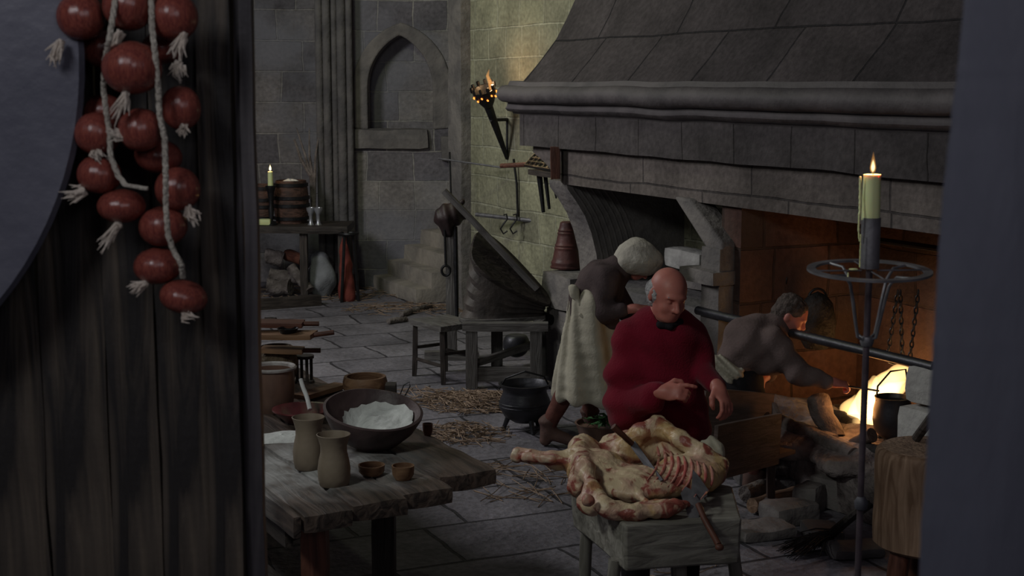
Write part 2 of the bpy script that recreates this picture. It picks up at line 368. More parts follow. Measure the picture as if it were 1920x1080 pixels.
# ------------------------------------------------------------------ SDF sculpting (smooth unions meshed as one continuous surface)
def E(c, r, R=None, op=1, k=None): return dict(t='e', c=np.array(V(c)), r=np.array(r, float), R=R, op=op, k=k)
def K(a, b, ra, rb=None, op=1, k=None): return dict(t='c', a=np.array(V(a)), b=np.array(V(b)), ra=ra, rb=rb if rb is not None else ra, op=op, k=k)
def B(c, h, rd=.01, R=None, op=1, k=None): return dict(t='b', c=np.array(V(c)), h=np.array(h, float), rd=rd, R=R, op=op, k=k)
def rotm(rx=0, ry=0, rz=0):
    return np.array((Matrix.Rotation(rz, 3, 'Z') @ Matrix.Rotation(ry, 3, 'Y') @ Matrix.Rotation(rx, 3, 'X')))
def chain(pts, rs, **k): return [K(pts[i], pts[i+1], rs[i], rs[i+1], **k) for i in range(len(pts)-1)]
def sdf(prims, vox=.008, k=.03, warp=None):
    bb = []
    for p in prims:
        if p['t'] == 'e': m = p['r'].max() if p['R'] is not None else p['r']; lo, hi = p['c']-m, p['c']+m
        elif p['t'] == 'c': m = max(p['ra'], p['rb']); lo = np.minimum(p['a'], p['b'])-m; hi = np.maximum(p['a'], p['b'])+m
        else: m = np.linalg.norm(p['h']) if p['R'] is not None else p['h']; lo, hi = p['c']-m, p['c']+m
        bb.append((lo, hi))
    L0 = np.min([b[0] for b, p in zip(bb, prims) if p['op'] > 0], 0)-4*vox-.02
    H0 = np.max([b[1] for b, p in zip(bb, prims) if p['op'] > 0], 0)+4*vox+.02
    n = np.ceil((H0-L0)/vox).astype(int)+1
    D = np.full(n, 1., np.float32)
    ax = [(L0[i]+np.arange(n[i])*vox).astype(np.float32) for i in range(3)]
    for (lo, hi), p in zip(bb, prims):
        kk = p['k'] if p['k'] is not None else k
        mg = kk+3*vox
        a = np.maximum(0, np.floor((lo-mg-L0)/vox).astype(int)); b = np.minimum(n, np.ceil((hi+mg-L0)/vox).astype(int)+1)
        if (b <= a).any(): continue
        X, Y, Z = np.meshgrid(*[ax[i][a[i]:b[i]] for i in range(3)], indexing='ij')
        Q = np.stack([X, Y, Z], -1)
        if p['t'] == 'c':
            pa = Q-p['a'].astype(np.float32); ba = (p['b']-p['a']).astype(np.float32)
            h = np.clip(pa@ba/max(float(ba@ba), 1e-9), 0, 1)
            d = np.linalg.norm(pa-h[..., None]*ba, axis=-1)-(p['ra']+(p['rb']-p['ra'])*h)
        else:
            q = Q-p['c'].astype(np.float32)
            if p['R'] is not None: q = q@p['R'].astype(np.float32)
            if p['t'] == 'e':
                r = p['r'].astype(np.float32); k0 = np.linalg.norm(q/r, axis=-1); k1 = np.linalg.norm(q/(r*r), axis=-1)+1e-6
                d = k0*(k0-1)/k1
            else:
                q = np.abs(q)-(p['h']-p['rd']).astype(np.float32)
                d = np.linalg.norm(np.maximum(q, 0), axis=-1)+np.minimum(q.max(-1), 0)-p['rd']
        sl = tuple(slice(a[i], b[i]) for i in range(3)); o = D[sl]
        if p['op'] > 0:
            if kk > 0:
                h = np.maximum(kk-np.abs(o-d), 0)/kk; D[sl] = np.minimum(o, d)-h*h*kk*.25
            else: D[sl] = np.minimum(o, d)
        else:
            if kk > 0:
                h = np.maximum(kk-np.abs(o+d), 0)/kk; D[sl] = np.maximum(o, -d)+h*h*kk*.25
            else: D[sl] = np.maximum(o, -d)
    if warp is not None:
        m = np.abs(D) < .08; ii = np.argwhere(m); pp = L0+ii*vox
        D[m] += warp(pp).astype(np.float32)
    D[0] = D[-1] = 1; D[:, 0] = D[:, -1] = 1; D[:, :, 0] = D[:, :, -1] = 1
    ins = D < 0
    c = ins[:-1, :-1, :-1].astype(np.int8)
    c = sum(ins[i:n[0]-1+i, j:n[1]-1+j, l:n[2]-1+l].astype(np.int8) for i in (0, 1) for j in (0, 1) for l in (0, 1))
    act = np.argwhere((c > 0) & (c < 8))
    ID = np.full(n-1, -1, np.int64); ID[tuple(act.T)] = np.arange(len(act))
    acc = np.zeros((len(act), 3)); cnt = np.zeros(len(act))
    for axn in range(3):
        for u in (0, 1):
            for w in (0, 1):
                o0 = np.zeros(3, int); o0[(axn+1) % 3] = u; o0[(axn+2) % 3] = w
                o1 = o0.copy(); o1[axn] = 1
                A = D[tuple((act+o0).T)]; Bv = D[tuple((act+o1).T)]
                m = (A < 0) != (Bv < 0)
                t = A[m]/(A[m]-Bv[m])
                acc[m] += act[m]+o0+np.outer(t, (o1-o0)); cnt[m] += 1
    vs = L0+acc/cnt[:, None]*vox
    fs = []
    for axn in range(3):
        u, w = (axn+1) % 3, (axn+2) % 3
        s0 = [slice(None)]*3; s1 = [slice(None)]*3; s0[axn] = slice(0, -1); s1[axn] = slice(1, None)
        ch = ins[tuple(s0)] != ins[tuple(s1)]
        e = np.argwhere(ch); e = e[(e[:, u] > 0) & (e[:, w] > 0) & (e[:, u] < n[u]-1) & (e[:, w] < n[w]-1)]
        q = []
        for du, dw in ((-1, -1), (0, -1), (0, 0), (-1, 0)):
            g = e.copy(); g[:, u] += du; g[:, w] += dw; q.append(ID[tuple(g.T)])
        q = np.stack(q, 1); fl = ~ins[tuple(e.T)]; q[fl] = q[fl][:, ::-1]; fs.append(q)
    fs = np.concatenate(fs); fs = fs[(fs >= 0).all(1)]
    # light relax
    for _ in range(2):
        s = np.zeros_like(vs); k2 = np.zeros(len(vs))
        for a, b in ((0, 1), (1, 2), (2, 3), (3, 0)):
            np.add.at(s, fs[:, a], vs[fs[:, b]]); np.add.at(s, fs[:, b], vs[fs[:, a]])
            np.add.at(k2, fs[:, a], 1); np.add.at(k2, fs[:, b], 1)
        vs = vs*.5+.5*s/np.maximum(k2, 1)[:, None]
    return vs, fs
def sobj(name, prims, mt, parent=None, vox=.008, k=.03, warp=None, base=None, label=None):
    vs, fs = sdf(prims, vox, k, warp)
    M = WM[parent.name] if parent is not None else T(base)
    Mi = np.array(M.inverted()); vs = vs@Mi[:3, :3].T+Mi[:3, 3]
    o = obj(name, (vs.tolist(), fs.tolist()), mt, parent, M, label=label)
    o.data.polygons.foreach_set('use_smooth', [True]*len(o.data.polygons))
    return o
def wn(p, f, seed=0.):
    """cheap smooth pseudo-noise"""
    x, y, z = p[:, 0]*f+seed, p[:, 1]*f+seed*1.7, p[:, 2]*f+seed*.6
    return (np.sin(x+1.7*np.sin(y*.8+z*.5))+np.sin(y*1.2+1.5*np.sin(z*.9+x*.4))+np.sin(z*1.1+1.3*np.sin(x*1.1+y*.7)))/3
# ================================================================== ROOM
m = MB(); m.box((-7, -1, -.1), (6, 19.5, 0)); struct('floor', m, m_floor)
m = MB(); m.box((0, 0, 0), (6.4, .4, 7)); struct('wall_back_left', m, m_wall, T((-8.3, 18.1, 0)))
m = MB(); m.box((-.4, 0, 0), (0, 19, 7)); struct('wall_left', m, m_wall, T((-7, -.5, 0)))
# niche wall with a pointed opening
NY = 17.5
def arch(cx, zs, hw, apex, z0, n=10):
    pts = [(cx-hw, z0)]
    R = ((apex-zs)**2+hw*hw)/(2*hw)
    a1 = math.asin(min(1, (apex-zs)/R))
    for i in range(n+1):
        a = a1*i/n; pts.append((cx-hw+R-R*math.cos(a), zs+R*math.sin(a)))
    for i in range(n-1, -1, -1):
        a = a1*i/n; pts.append((cx+hw-R+R*math.cos(a), zs+R*math.sin(a)))
    pts.append((cx+hw, z0)); return pts
def pz(x, y, Y=NY): p = P(x, y, Y); return p.x, p.z
x0 = pz(630, 300)[0]; x1 = pz(1000, 300)[0]+.6
cxn = pz(752, 300)[0]; zsill = pz(750, 243)[1]; zap = pz(752, 66)[1]; hwn = (pz(812, 200)[0]-pz(690, 200)[0])/2; zsp = pz(750, 165)[1]
import bmesh
def holed(name, rect, hole, y0, th, mt, M):
    bm = bmesh.new()
    (ax_, az), (bx_, bz) = rect
    R_ = [bm.verts.new((ax_, y0, az)), bm.verts.new((bx_, y0, az)), bm.verts.new((bx_, y0, bz)), bm.verts.new((ax_, y0, bz))]
    Hh = [bm.verts.new((p[0], y0, p[1])) for p in hole]
    es = [bm.edges.new((R_[i], R_[(i+1) % 4])) for i in range(4)]+[bm.edges.new((Hh[i], Hh[(i+1) % len(Hh)])) for i in range(len(Hh))]
    bmesh.ops.triangle_fill(bm, edges=es, use_beauty=True)
    r = bmesh.ops.extrude_face_region(bm, geom=bm.faces[:])
    for v in r['geom']:
        if isinstance(v, bmesh.types.BMVert): v.co.y += th
    bm.verts.ensure_lookup_table(); bm.verts.index_update()
    return [tuple(v.co) for v in bm.verts], [tuple(v.index for v in f.verts) for f in bm.faces]
hole = arch(cxn, zsp, hwn, zap, zsill)
W_ = holed('w', ((x0, 0), (x1, 6.5)), hole, 0, .3, m_wall2, None)
struct('wall_niche', W_, m_wall2, T((0, NY, 0)))
m = MB(); m.box((x0, .3, 0), (x1, .7, 6.5)); struct('wall_niche_back', m, m_wall2, T((0, NY, 0)))
# arch band and sill
outer = arch(cxn+.02, zsp, hwn+.2, zap+.15, zsill+.02); inner = hole
m = MB(); n = len(inner); vs = []; fs = []
for yy in (-.025, .05):
    vs += [(p[0], yy, p[1]) for p in inner]+[(p[0], yy, p[1]) for p in outer]
for i in range(n-1):
    fs += [(i, i+1, n+i+1, n+i), (2*n+i, 3*n+i, 3*n+i+1, 2*n+i+1), (n+i, n+i+1, 3*n+i+1, 3*n+i), (i, 2*n+i, 2*n+i+1, i+1)]
fs += [(0, n, 3*n, 2*n), (n-1, 3*n-1, 4*n-1, 2*n-1)]
m.add(vs, fs); struct('trim_1', m, m_stone, T((0, NY, 0)), bevel=.02)
m = MB(); a = pz(652, 246); b = pz(806, 280); m.rbox((a[0], -.09, b[1]), (b[0], .29, a[1]+.03), .12, .05, .02); struct('trim_2', m, m_stone, T((0, NY, 0)))
m = MB(); a = pz(826, 254); b = pz(866, 302); m.rbox((a[0], -.12, b[1]), (b[0]+.1, .1, a[1]), .1, .03, .015); struct('trim_3', m, m_stone, T((0, NY, 0)))
# clustered pilaster
m = MB(); xa = pz(600, 300)[0]; xb = pz(664, 300)[0]
m.box((xa, 0, 0), (xb, .9, 6.5))
for fx, rr in ((.08, .045), (.3, .05), (.52, .035), (.72, .055), (.95, .04)):
    xx = xa+(xb-xa)*fx; m.tube([(xx, -.02, 0), (xx, -.02, 6.5)], rr, 14)
m.rbox((xa-.05, -.1, 0), (xb+.05, .4, .22), .1, .03, .01)
struct('trim_4', m, m_stone_d, T((0, NY-.15, 0)), smooth=True)
# torch wall (parallel to the fireplace front, 1.2 m behind it)
m = MB(); m.box((-3.82, 1.2, 0), (7.5, 1.7, 7)); struct('wall_right', m, m_torchwall, FM)
m = MB(); m.rbox((-3.9, 1.08, 0), (-3.55, 1.3, 6.5), .25, .03, .015); struct('trim_5', m, m_stone, FM, smooth=True)
# stairs
st = thing('staircase', 'worn stone steps climbing to the right below the arched niche', 'stairs', (-1.58, 17.45, 0))
SMx = Matrix(((FN.x, FD.x, 0, -1.6), (FN.y, FD.y, 0, 17.55), (0, 0, 1, 0), (0, 0, 0, 1)))
SMx = T((-.1, -.16, 0)) @ SMx
for i in range(6):
    m = MB(); m.rbox((.19*i, -.02, 0), (.19*i+.5, 1.36, .185*(i+1)), .13, .035, .014, seed=i)
    obj('step', m, m_step, st, SMx)

# ================================================================== FIREPLACE
fp = thing('fireplace', 'huge stone fireplace with a sloping slab hood on the right wall', 'fireplace', FO, M=FM)
SL = 6.2
def sweep(name, prof, mt, s0=0., s1=SL, smooth=False, close=True, n=1):
    """profile in (w,z) swept along s, UV = s and distance along the profile"""
    me = bpy.data.meshes.new(name); vs = []; fs = []; uvs = []
    k = len(prof); acc = [0]
    for i in range(1, k): acc.append(acc[-1]+math.dist(prof[i], prof[i-1]))
    N_ = 40
    for j in range(N_+1):
        s = s0+(s1-s0)*j/N_
        for i, (w, z) in enumerate(prof):
            q = mn.noise_vector(V((s*2.1, w*2, z*2+3)))*.012
            vs.append((s+(q.x if 0 < j < N_ else 0), w+q.y, z+q.z))
    for j in range(N_):
        for i in range(k-1): fs.append((j*k+i, (j+1)*k+i, (j+1)*k+i+1, j*k+i+1))
        if close: fs.append((j*k+k-1, (j+1)*k+k-1, (j+1)*k, j*k))
    nq = len(fs)
    if close: fs += [tuple(range(k)), tuple(N_*k+i for i in range(k))[::-1]]
    me.from_pydata(vs, [], fs); uvl = me.uv_layers.new(name='UVMap')
    for p in me.polygons:
        for li in p.loop_indices:
            vi = me.loops[li].vertex_index; uvl.data[li].uv = (vs[vi][0], acc[vi % k] if p.index < nq else vs[vi][2])
    me.polygons.foreach_set('use_smooth', [smooth]*len(me.polygons)); me.materials.append(mt)
    if smooth: me.set_sharp_from_angle(angle=math.radians(50))
    o = bpy.data.objects.new(name, me); C.objects.link(o); o.parent = fp; WM[o.name] = FM.copy(); return o
sweep('hood', [(-.02, 2.47), (.02, 2.5), (.17, 2.66), (.34, 2.86), (.44, 3.03), (.52, 3.2), (.6, 3.5), (.7, 3.95), (.78, 4.6), (.8, 6.5), (1.25, 6.5), (1.25, 2.47)], m_hood)
bul = [(1.2, 2.5), (-.03, 2.51), (-.05, 2.475)]+[(-.07-.085*math.sin(a), 2.405+.07*math.cos(a)) for a in [i*math.pi/8 for i in range(9)]]+[(-.05, 2.33), (-.06, 2.3), (-.075, 2.285), (-.05, 2.262), (-.01, 2.255), (0, 2.24), (1.2, 2.24)]
sweep('mantel_moulding', bul, m_mold, s0=-.13, smooth=True)
sweep('frieze', [(1.2, 2.25), (0, 2.25), (0, 1.985), (1.2, 1.985)], m_frieze)
# lintel: its left end is cut back below
m = MB(); m.prism([(.1, 1.985), (.1, 1.93), (.3, 1.86), (.62, 1.7), (SL, 1.69), (SL, 1.985)], .07, .5)
obj('lintel', m, m_lintel, fp, FM, smooth=False, uv=True)
m = MB(); m.prism([(.1, 1.985), (.1, 1.93), (.3, 1.86), (.55, 1.72), (.6, 1.7), (.6, 1.985)], .5, 1.2)
obj('hood_return', m, m_stone, fp, FM, smooth=False)
# curved bracket (left jamb)
prof = [(.08, 1.72), (.09, 1.66), (.17, 1.56), (.25, 1.44), (.31, 1.3), (.36, 1.12), (.38, .93), (1.2, .93), (1.2, 1.72)]
m = MB(); m.prism(prof, .36, .66, plane='yz')
for q in range(7):   # carved ridges following the curve
    pts = [(.655, .08+(w-.08)*1+.055*q+.05, z) for w, z in prof[:7]]
    m.tube(pts, .013, 6)
obj('bracket', m, m_stone, fp, FM)
# piers, oven and partition
m = MB(); m.rbox((-.02, .2, .62), (.5, 1.2, .93), .12, .04, .015); m.rbox((.0, .24, 0), (.46, 1.2, .62), .14, .03, .015, seed=3); obj('pier', m, m_stone, fp, FM)
m = MB(); m.rbox((.46, .35, 0), (2.8, 1.2, .9), .15, .03, .012); obj('hob', m, m_stone_d, fp, FM)
m = MB(); m.rbox((1.2, .8, .9), (2.7, 1.18, 1.02), .1, .02, .01, seed=2); obj('oven_shelf', m, m_stone, fp, FM)
m = MB(); m.box((2.75, .12, 0), (2.97, 1.2, 2.2)); obj('partition', m, m_firewall, fp, FM, smooth=False, uv=True)
m = MB(); m.rbox((2.68, .0, .5), (2.9, .16, 1.42), .1, .02, .01); m.rbox((2.5, -.06, 1.17), (2.92, .2, 1.27), .08, .02, .01, seed=4); obj('pillar', m, m_stone, fp, FM)
m = MB(); m.prism([(2.3, 1.72), (2.5, 1.72), (2.9, 1.45), (2.9, 1.3), (2.74, 1.38)], .02, .2); obj('brace', m, m_stone, fp, FM, bevel=.02)
m = MB(); m.box((2.97, 1.12, 0), (SL, 1.22, 2.3)); obj('fireback', m, m_firewall, fp, FM, smooth=False, uv=True)
m = MB(); m.box((.0, .55, 1.65), (2.8, 1.2, 2.0)); obj('oven_vault', m, m_stone_d, fp, FM, smooth=False)
m = MB(); m.rbox((2.85, -.06, 0), (SL, 1.1, .3), .16, .03, .018, seed=5); obj('hearth', m, m_ash, fp, FM)
p = PW(1709, 696, 0.02); sl = (p-FO).dot(FD)
m = MB(); m.rbox((sl, -.05, .76), (sl+.55, .35, .985), .07, .05, .015); m.rbox((sl-.02, -.07, .3), (sl+.5, .35, .755), .08, .05, .018, seed=8)
obj('support_stones', m, m_pale, fp, FM)
r = obj('oven_block', MB().rbox((0, 0, 0), (.52, .24, .16), .06, .03, .01), m_pale, None, FM @ T(((PW(1238, 505, .82)-FO).dot(FD), .84, 1.025)))
tag(r, 'pale whitish stone block lying on the shelf inside the dark oven', 'stone block')
# rail across the fire
rl = rod('spit_rail', [FP(2.66, 0, .975), FP(sl+.2, .0, .985)], .03, m_pot, n=12)
tag(rl, 'long iron spit rail lying across the front of the fire', 'rail')
# ================================================================== FOREGROUND DOOR, ONIONS, POST
DY = 2.62
def dx(x, y=540): return P(x, y, DY).x
door = bpy.data.objects.new('door_1', None); C.objects.link(door); door.location = (dx(470), DY, 0); WM['door_1'] = T((dx(470), DY, 0)); door['kind'] = 'structure'
edges = [-330, -160, -60, 70, 192, 288, 382]
RZ = Matrix.Rotation(-math.pi/2, 4, 'Y')
def upright(name, xa, xb, ya, yb, mt, parent, z0=0, z1=3.6, seed=0, amp=.004):
    """vertical board, grain along its length"""
    m = MB(); w = xb-xa; m.rbox((0, 0, 0), (z1-z0, yb-ya, w), .09, .0025, amp, 5., seed=seed)
    M = Matrix(((0, 0, 1, xa), (0, 1, 0, ya), (1, 0, 0, z0), (0, 0, 0, 1)))
    return obj(name, m, mt, parent, M)
for i in range(len(edges)-1):
    upright('plank', dx(edges[i])+.0006, dx(edges[i+1])-.0006, DY+.004*(i % 2), DY+.05, m_door, door, seed=i, amp=.006)
upright('stile', dx(384), dx(447), DY-.025, DY+.05, m_door, door, seed=9)
upright('jamb', dx(450), dx(462), DY-.005, DY+.05, m_jamb, door, seed=11)
upright('jamb', dx(464), dx(489), DY-.03, DY+.0, m_jamb, door, seed=12)
# right door post, close to the camera
PY = 1.25
pts = [(1820, -60), (1812, 0), (1800, 120), (1791, 190), (1776, 320), (1765, 440), (1757, 600), (1748, 720), (1738, 900), (1730, 1000), (1724, 1140)]
m = MB(); vs = []; fs = []
rows = [(P(x, y, PY).x, P(x, y, PY).z) for x, y in pts]
rows = [(rows[0][0]+.01, rows[0][1]+.8)]+rows+[(rows[-1][0]-.005, 0)]
nr = []
for (xa, za), (xb, zb) in zip(rows, rows[1:]):
    for q in range(6): nr.append((xa+(xb-xa)*q/6+.0015*mn.noise(V((za*9, q, 0))), za+(zb-za)*q/6))
nr.append(rows[-1])
for x, z in nr:
    for j, (ox, oy) in enumerate(((.006, .0), (.0, .006), (.045, .12), (.06, .13), (.3, .13), (.3, 0), (.12, -.012), (.06, -.004))): vs.append((x+ox, PY+oy, z))
for i in range(len(nr)-1):
    for j in range(8): fs.append((i*8+j, i*8+(j+1) % 8, (i+1)*8+(j+1) % 8, (i+1)*8+j))
fs += [tuple(range(8)), tuple((len(nr)-1)*8+j for j in range(8))]
m.add(vs, fs); struct('trim_6', m, m_post, None, smooth=True, uv=False)
# large blue-grey disc
c = P(-560, 100, 2.5); R_ = 712/F*2.5
m = MB(); m.lathe([(0, -.045), (R_*.5, -.042), (R_*.85, -.028), (R_*.97, -.008), (R_, .008), (R_*.99, .02), (R_*.9, .022), (0, .02)], 96)
o = obj('hanging_disc', m, m_disc, None, T(c) @ Matrix.Rotation(-math.pi/2, 4, 'X') @ Matrix.Rotation(math.pi, 4, 'X'))
tag(o, 'very large round blue-grey disc hanging on the plank door left of the onions', 'disc')
# onions
proto = None
ON = [(152, 32, 44, 42, 2.48, 'top left onion with a loose root tuft hanging below it'),
      (240, 12, 46, 44, 2.46, 'topmost middle onion, cut by the upper frame edge'),
      (326, 32, 44, 43, 2.47, 'top right onion with a pale root tuft on its right side'),
      (190, 92, 36, 34, 2.56, 'half hidden onion behind the large one on the left'),
      (306, 90, 40, 30, 2.55, 'half hidden onion tucked under the top right onion'),
      (247, 128, 55, 48, 2.44, 'largest onion in the middle of the upper cluster'),
      (339, 203, 37, 40, 2.5, 'rust-red onion standing out alone on the right of the braid'),
      (196, 212, 38, 34, 2.56, 'shadowed onion tucked behind the left strand'),
      (183, 251, 43, 39, 2.5, 'leftmost ridged onion with a pale root tuft on its face'),
      (264, 244, 42, 39, 2.47, 'shiny onion between the two strands with a tuft at its left'),
      (297, 293, 44, 32, 2.53, 'onion crossed by the right strand below the shiny pair'),
      (186, 328, 41, 35, 2.5, 'left onion with a white root tuft at its lower left'),
      (333, 355, 42, 40, 2.5, 'orange-red onion on the right of the long strand'),
      (228, 387, 45, 31, 2.5, 'dark crimson onion that ends the left strand'),
      (306, 425, 45, 37, 2.5, 'onion behind the lower part of the right strand'),
      (296, 499, 45, 34, 2.5, 'second lowest onion with a tuft at its lower left'),
      (344, 557, 45, 31, 2.49, 'lowest onion on the braid with roots below it')]
TUFT = [(-38, 45, -12, 35), (-15, 50, -14, 28), (18, 30, -10, 48), None, (25, 30, 8, 22), (-10, 45, -18, 42), (5, 35, 0, 12), None, (-5, 22, 8, 24), (-28, 12, -25, -8),
        None, (-28, 32, -28, 8), (20, 35, 16, 24), (-5, 32, -30, 38), None, (-22, 32, -22, 10), (0, 28, 20, 8)]
def onion_mesh():
    n = 56; prof = []
    for i in range(25):
        a = math.pi*i/24; r = math.sin(a)**.92; z = -math.cos(a)
        if i > 20: r = r*.82+.02
        prof.append((max(r, 0.004), z*(1.0 if z < 0 else 1.04)))
    m = MB(); vs = []; fs = []
    for r, z in prof:
        for k in range(n):
            t = 2*math.pi*k/n; rr = r*(1+.012*math.cos(14*t)+.006*math.cos(27*t))
            vs.append((rr*math.cos(t), rr*math.sin(t), z))
    for i in range(len(prof)-1):
        for k in range(n): fs.append((i*n+k, i*n+(k+1) % n, (i+1)*n+(k+1) % n, (i+1)*n+k))
    m.add(vs, fs); return m
def tuft(d, px):
    m = MB(); d = V(d)
    for i in range(26):
        a = V((random.gauss(0, .0022), random.gauss(0, .0022), random.gauss(0, .0022)))
        e = d*random.uniform(.7, 1.15)+V((random.gauss(0, .0065), random.gauss(0, .005), random.gauss(0, .0065)))
        mid = (a+e)/2+V((random.gauss(0, .003),)*3)
        m.tube([a, mid, e], [.0028, .0022, .0005], 5)
    return m
om = None
for i, (x, y, rx, rz, Y, lab) in enumerate(ON):
    p = P(x, y, Y); sc = Y/F
    t = thing('onion', 'red-brown '+lab, 'onion', p, 0, 'onions braided on the door')
    M = T(p) @ Matrix.Rotation(random.uniform(-.25, .25), 4, 'Y') @ Matrix.Rotation(random.uniform(0, 3), 4, 'Z') @ Matrix.Diagonal((rx*sc, rx*sc, rz*sc, 1))
    if om is None:
        b = obj('bulb', onion_mesh(), m_onion, t, M); om = b.data
    else:
        b = bpy.data.objects.new('bulb', om); C.objects.link(b); b.parent = t; b.matrix_basis = T(p).inverted() @ M
    if TUFT[i]:
        tx, ty, ddx, ddy = TUFT[i]; q = P(x+tx, y+ty, Y-.02)
        obj('root_tuft', tuft((ddx*sc, -.008, -ddy*sc), 0), m_root, t, T(q))
def braid(name, pts, label, Y=2.43, r=.0052):
    pp = [P(x, y, Y+dy) for x, y, dy in pts]; dense = []
    for i in range(len(pp)-1):
        n = max(2, int((pp[i+1]-pp[i]).length/.004))
        for j in range(n): dense.append(pp[i].lerp(pp[i+1], j/n))
    dense.append(pp[-1]); o = dense[0]; m = MB()
    for ph in (0, 2.09, 4.19):
        m.tube([q-o+V((math.cos(j*.55+ph), math.sin(j*.55+ph), 0))*r*.42 for j, q in enumerate(dense)], r*.62, 6)
    return tag(obj(name, m, m_rope, None, T(o)), label, 'rope')
braid('onion_string', [(222, -40, 0), (212, 30, -.02), (205, 75, -.03), (196, 115, 0), (194, 165, .02), (199, 208, .03), (206, 250, .04), (207, 292, .03), (222, 330, .02), (236, 347, .01), (276, 354, 0)], 'pale straw string tying the left strand of onions, ending in a loose tail')
braid('onion_string', [(283, -40, .02), (285, 50, 0), (292, 110, -.01), (297, 170, 0), (299, 215, 0), (309, 260, 0), (311, 330, 0), (311, 385, 0), (315, 440, 0), (325, 470, 0), (340, 495, 0), (343, 520, .02)], 'long pale straw string running down the right strand of onions')

# ================================================================== WORK TABLE
TZ = .8
LD = V((-.47, .883, 0)).normalized(); LP = V((LD.y, -LD.x, 0))
A0 = G(568, 968, TZ)
TM = Matrix(((LD.x, LP.x, 0, A0.x), (LD.y, LP.y, 0, A0.y), (0, 0, 1, 0), (0, 0, 0, 1)))
wt = thing('work_table', 'heavy plank kitchen table dusted with flour in the left foreground', 'table', (A0.x, A0.y, 0), M=TM)
# local: x along planks (away), y to the right, z up
y0 = 0; off = [0, .06, .14, .19]
wd = [.22, .25, .24, .3]
for i, w in enumerate(wd):
    st0 = [0.0, .02, .09, .26][i]
    m = MB(); m.rbox((st0, y0+.004, TZ-.075), (3.35+.05*math.sin(i*2), y0+w-.004, TZ+.004*(i % 2)), .055, .016, .011, 6., seed=i+20)
    obj('plank', m, m_table, wt, TM); y0 += w
m = MB(); m.rbox((.0, -.04, TZ-.09), (3.3, -.002, TZ+.004), .07, .01, .006, seed=40); obj('edge_rail', m, m_table, wt, TM)
TW = y0
for lx, ly in ((.2, .12), (.75, TW-.35), (3.0, .1), (3.0, TW-.18)):
    beam('leg', TM @ V((lx, ly, 0)), TM @ V((lx, ly, TZ-.07)), .11, .11, m_redw if lx < .3 else m_darkw, wt, seed=int(lx*9+ly*7))  # darkness under the table put into the darker wood of the other legs
beam('apron_rail', TM @ V((.22, .02, TZ-.14)), TM @ V((3.1, .02, TZ-.14)), .04, .12, m_darkw, wt)
beam('apron_rail', TM @ V((.3, .04, TZ-.14)), TM @ V((.75, TW-.3, TZ-.14)), .04, .12, m_darkw, wt)
beam('stretcher', TM @ V((.22, .1, .3)), TM @ V((3.0, .1, .3)), .06, .06, m_darkw, wt)
# flour dusting: three thin heaps
def heap(name, px, r, h, lab, z=TZ, grp=None, mt=None):
    c = G(px[0], px[1], z); m = MB(); vs = []; fs = []; n = 30; k = 9
    for j in range(k+1):
        for i in range(n):
            t = 2*math.pi*i/n; rr = r*j/k*(1+.45*mn.noise(V((math.cos(t)*1.6+px[0], math.sin(t)*1.6, 0))))
            vs.append((rr*math.cos(t)*1.3, rr*math.sin(t), .003+h*(1-(j/k)**2)*(1+.5*mn.noise(V((rr*14, t*2, px[1]))))-(.003 if j == k else 0)))
    for j in range(k):
        for i in range(n): fs.append((j*n+i, j*n+(i+1) % n, (j+1)*n+(i+1) % n, (j+1)*n+i))
    m.add(vs, fs); o = obj(name, m, mt or m_flour, None, T(c)); tag(o, lab, 'flour', kind='stuff'); return o
heap('spilled_flour', (528, 822), .12, .012, 'large patch of spilled flour on the table behind the tall mugs')
# flour bowl (tilted towards the camera)
c = G(690, 848, TZ); bm_ = T(c+V((0, .12, .02))) @ Matrix.Rotation(.2, 4, 'X') @ Matrix.Rotation(.12, 4, 'Y')
bw = thing('dough_bowl', 'wide dark wooden bowl half full of flour, tilted on the table', 'bowl', c)
m = MB(); m.lathe([(0, 0), (.1, .0), (.14, .02), (.2, .085), (.232, .15), (.235, .168), (.222, .172), (.21, .15), (.17, .08), (.1, .035), (0, .03)], 56, wob=.02)
obj('bowl_shell', m, m_bowl, bw, bm_)
m = MB(); vs = []; fs = []; n = 48; kk = 14
for j in range(kk+1):
    for i in range(n):
        t = 2*math.pi*i/n; r = (.168+.022*math.cos(t)+.022*mn.noise(V((math.cos(t)*2, math.sin(t)*2, 5)))+.014*mn.noise(V((math.cos(t)*12, math.sin(t)*12, 5))))*j/kk; x = r*math.cos(t); y = r*math.sin(t)
        z = .085+.05*(x/.19)+.018*mn.noise(V((x*11, y*11, 3)))+.01*mn.noise(V((x*28, y*28, 1)))+.008*mn.noise(V((x*50, y*50, 0)))-.03*max(0, -x/.19)
        if x < -.02: z -= .035*min(1, (-.02-x)/.05)
        lim = .172*0+.03+ (max(0, r-.09)/.12)**1.1*.13
        vs.append((x, y, max(z, lim-.012) if j < kk else lim))
for j in range(kk):
    for i in range(n): fs.append((j*n+i, j*n+(i+1) % n, (j+1)*n+(i+1) % n, (j+1)*n+i))
m.add(vs, fs); obj('flour_fill', m, m_flour, bw, bm_ @ T((.004, 0, .003)) @ Matrix.Rotation(.3, 4, 'Z'))
